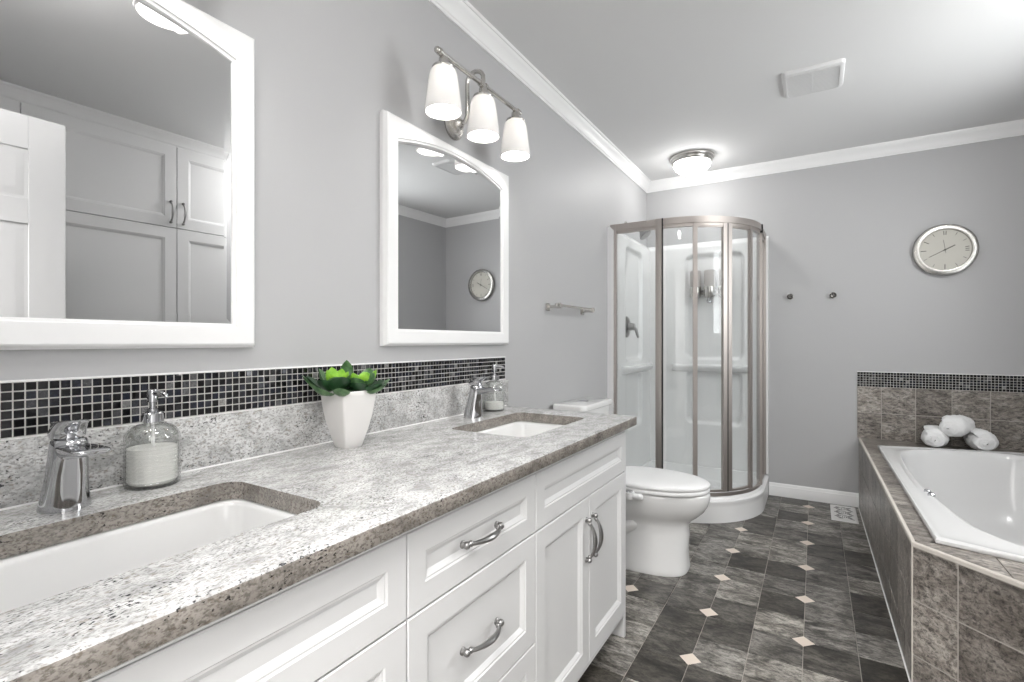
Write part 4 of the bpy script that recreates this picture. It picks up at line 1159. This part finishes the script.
# tub
TB = thing('bathtub', (1.98, 2.98, TZ), 'white drop-in bathtub set in the slate tiled surround', 'bathtub')
rim_o = poly_sample(TUB, TC, NT)
def smooth(pts, it):
    for _ in range(it):
        pts = [((pts[i - 1][0] + 2 * pts[i][0] + pts[(i + 1) % len(pts)][0]) / 4, (pts[i - 1][1] + 2 * pts[i][1] + pts[(i + 1) % len(pts)][1]) / 4) for i in range(len(pts))]
    return pts
INN = [(1.600, 3.45), (1.590, 3.10), (1.592, 2.82), (1.622, 2.52), (1.652, 2.30), (1.680, 2.16), (1.745, 2.095), (1.95, 2.065), (2.20, 2.11), (2.29, 2.25), (2.31, 2.6), (2.32, 3.0), (2.31, 3.4), (2.28, 3.72), (2.16, 3.84), (1.95, 3.80), (1.73, 3.735), (1.645, 3.66), (1.612, 3.56)]
inn = smooth(poly_sample(INN, TC, NT), 12)
def toward(pts, k, c=(1.96, 2.96)): return [(c[0] + (x - c[0]) * k, c[1] + (y - c[1]) * k) for x, y in pts]
def lerp2(a, b2, u): return [(p[0] + (q[0] - p[0]) * u, p[1] + (q[1] - p[1]) * u) for p, q in zip(a, b2)]
L_ = lambda pts, z: [(x, y, z) for x, y in pts]
ro1 = lerp2(rim_o, inn, 0.02)
rings = [L_(ro1, TZ + 0.0005), L_(rim_o, TZ + 0.004), L_(rim_o, RZ - 0.006), L_(lerp2(rim_o, inn, 0.03), RZ - 0.001), L_(lerp2(rim_o, inn, 0.10), RZ), L_(lerp2(rim_o, inn, 0.16), RZ - 0.003), L_(lerp2(rim_o, inn, 0.30), RZ - 0.004),
         L_(lerp2(rim_o, inn, 0.72), RZ - 0.002), L_(lerp2(rim_o, inn, 0.84), RZ + 0.006), L_(lerp2(rim_o, inn, 0.95), RZ + 0.007), L_(inn, RZ + 0.002),
         L_(toward(inn, 0.985), RZ - 0.02), L_(toward(inn, 0.955), RZ - 0.12), L_(toward(inn, 0.91), RZ - 0.26), L_(toward(inn, 0.86), RZ - 0.35), L_(toward(inn, 0.78), RZ - 0.395), L_(toward(inn, 0.62), RZ - 0.41)]
MB().loft(rings, False, True).build('shell', M['tub'], TB, angle=40)
mb = MB()
for yy, r in ((2.70, 0.0115), (2.645, 0.013)):
    xk = 1.588 + max(0, (2.82 - yy)) * 0.10
    MB().lathe([(r, RZ + 0.004), (r, RZ + 0.011), (r * 0.7, RZ + 0.015), (0.001, RZ + 0.0155)], (xk, yy, 0), 18).build('jet_control', M['chrome'], TB)
MB().lathe([(0.035, 0.084), (0.035, 0.088), (0.028, 0.091), (0.001, 0.089)], (2.0, 2.9, 0), 24).build('drain', M['chrome'], TB)

# towels rolled on the far deck
def towel(c, yaw, L, R, seed, label, sag=0.0):
    rng = random.Random(seed)
    t = thing('rolled_towel', (c[0], c[1], c[2] - R), label, 'towel', 'rolled white towels')
    ca, sa = math.cos(yaw), math.sin(yaw)
    turns, n = 3.2, 110
    prof = []
    for k in range(n + 1):   # spiral centre line
        u = k / n; a = 2 * PI * turns * u
        r = R * (0.06 + 0.90 * u)
        prof.append((r * math.cos(a + 1.0), r * math.sin(a + 1.0)))
    th = R * 0.13
    outl = []
    nn = len(prof)
    for k in range(nn):
        p, q = prof[max(k - 1, 0)], prof[min(k + 1, nn - 1)]
        tx, tz = q[0] - p[0], q[1] - p[1]; l = math.hypot(tx, tz) or 1
        outl.append((prof[k][0] - tz / l * th, prof[k][1] + tx / l * th, prof[k][0] + tz / l * th, prof[k][1] - tx / l * th))
    loop = [(a, b2) for a, b2, _, _ in outl] + [(c2, d2) for _, _, c2, d2 in reversed(outl)]
    rings = []
    from mathutils import noise as mn
    M_ = 40
    for j in range(M_ + 1):
        u = -1 + 2 * j / M_
        s = 1.0 - 0.22 * (max(0, abs(u) - 0.6) / 0.4) ** 1.6
        ring = []
        for (px, pz) in loop:
            rr = math.hypot(px, pz)
            bulge = 1 + 0.05 * math.sin(3 * u + seed) + 0.025 * math.sin(9 * u + px * 90 + seed)
            lx = px * s * bulge * 1.08; lz = pz * s * bulge * (0.92 if pz < 0 else 1.0)
            nz = mn.noise(Vector((lx * 45 + seed * 7, u * 6, lz * 45))) * 0.0045 + mn.noise(Vector((lx * 150, u * 22 + seed, lz * 150))) * 0.0022
            k_ = 1 + nz / max(rr, 0.012); lx *= k_; lz *= k_
            lz = max(lz, -R * 0.96)
            ly = u * L / 2 + (1 - rr / R) * 0.03 * (1 if u > 0 else -1) * abs(u) + rng.uniform(-.001, .001)
            ring.append((c[0] + lx * ca - ly * sa, c[1] + lx * sa + ly * ca, c[2] + lz))
        rings.append(ring)
    mb = MB(); mb.loft(rings)
    mb.build('roll', M['towel'], t, angle=75)
    return t
towel((1.826, 3.998, 0.5348), math.radians(-8), 0.215, 0.063, 1, 'white rolled towel on the tub deck at the left end of the pile of three')
towel((2.040, 4.022, 0.5338), math.radians(3), 0.200, 0.062, 2, 'white rolled towel on the tub deck at the right end of the pile of three')
towel((1.934, 4.005, 0.6105), math.radians(-28), 0.225, 0.063, 3, 'white rolled towel lying on top of the two other towels')

# ------------------------------------------------------------------ floor register
t = thing('floor_register', (1.357, 3.92, 0), 'white floor register with black scroll openings between the baseboard and tub', 'vent')
x0, x1, y0, y1 = 1.286, 1.430, 3.752, 4.100
MB().loft([[(px, py, z) for px, py in rrect(x0 + i, x1 - i, y0 + i, y1 - i, 0.004, 3)] for i, z in ((0, 0.0006), (0.001, 0.003), (0.006, 0.0055), (0.012, 0.006))]).build('plate', M['register'], t)
mb = MB(); zz = 0.0061
def slot(cx, cy, L, Wd, ang):
    ca, sa = math.cos(ang), math.sin(ang); pts = []
    for k in range(12):
        a = 2 * PI * k / 12; px, py = L / 2 * math.cos(a), Wd / 2 * math.sin(a)
        pts.append((cx + px * ca - py * sa, cy + px * sa + py * ca))
    mb.loft([[(a, b2, zz - 0.001) for a, b2 in pts], [(a, b2, zz + 0.0004) for a, b2 in pts]], cap0=False)
xm = (x0 + x1) / 2
for cy, fl in ((3.835, 1), (3.925, -1), (4.015, 1)):
    for sx in (-1, 1):
        for k in range(4):
            a = fl * (-0.9 + 0.6 * k)
            slot(xm + sx * 0.030 + 0.010 * math.cos(k * 1.6), cy - 0.030 + 0.020 * k, 0.030, 0.010, sx * (0.5 if k % 2 else -0.4))
    for dxx in (-0.010, 0, 0.010): slot(xm + dxx, cy, 0.032, 0.0032, PI / 2)
    slot(xm, cy + 0.04, 0.03, 0.006, 0.2)
mb.build('scroll_opening', M['black'], t, smooth=False)

# ------------------------------------------------------------------ tall built-in cabinets opposite the vanity
CXF = 2.372
def tall_cabinet(y0, y1, ndoor, label, split=None):
    t = thing('tall_cabinet', (2.55, (y0 + y1) / 2, 0), label, 'cabinet', 'tall white cabinets opposite the vanity')
    MB().box(CXF + 0.020, 2.748, y0 + 0.001, y1 - 0.001, 0.0, 2.385).build('carcass', M['cab'], t)
    ys = [y0] + ([split] if split else []) + [y1]
    for k, (a, b2) in enumerate(zip(ys, ys[1:])):
        for za, zb, hz in ((0.10, 1.845, 1.00), (1.849, 2.365, 1.945)):
            d = front(a + 0.002, b2 - 0.002, za, zb, CXF, -1, 0.065, 'door', M['cab'], t)
            yh = (b2 - 0.035) if (k == 0 and split) else (a + 0.035)
            h = pull('handle', (CXF, yh, hz), '-z', 0.140, d, M['pewter'])
    mb = MB()
    rings = [[(CXF + 0.02 - o * 0.8, yy, ZC - d * 0.9) for o, d in CP[:-1]] + [(CXF + 0.05, yy, ZC)] + [(CXF + 0.05, yy, ZC - 0.072)] for yy in (y0, y1)]
    mb.loft(rings); mb.build('crown', M['cab'], t, angle=25)
tall_cabinet(CY0, 0.77, 1, 'tall white cabinet with panelled doors behind the open white door, seen in the foremost mirror')
tall_cabinet(0.77, 1.922, 2, 'tall white four-door cabinet with pewter handles, seen in the foremost mirror', 1.495)

for o in list(bpy.data.objects):
    if '_o' in o: del o['_o']
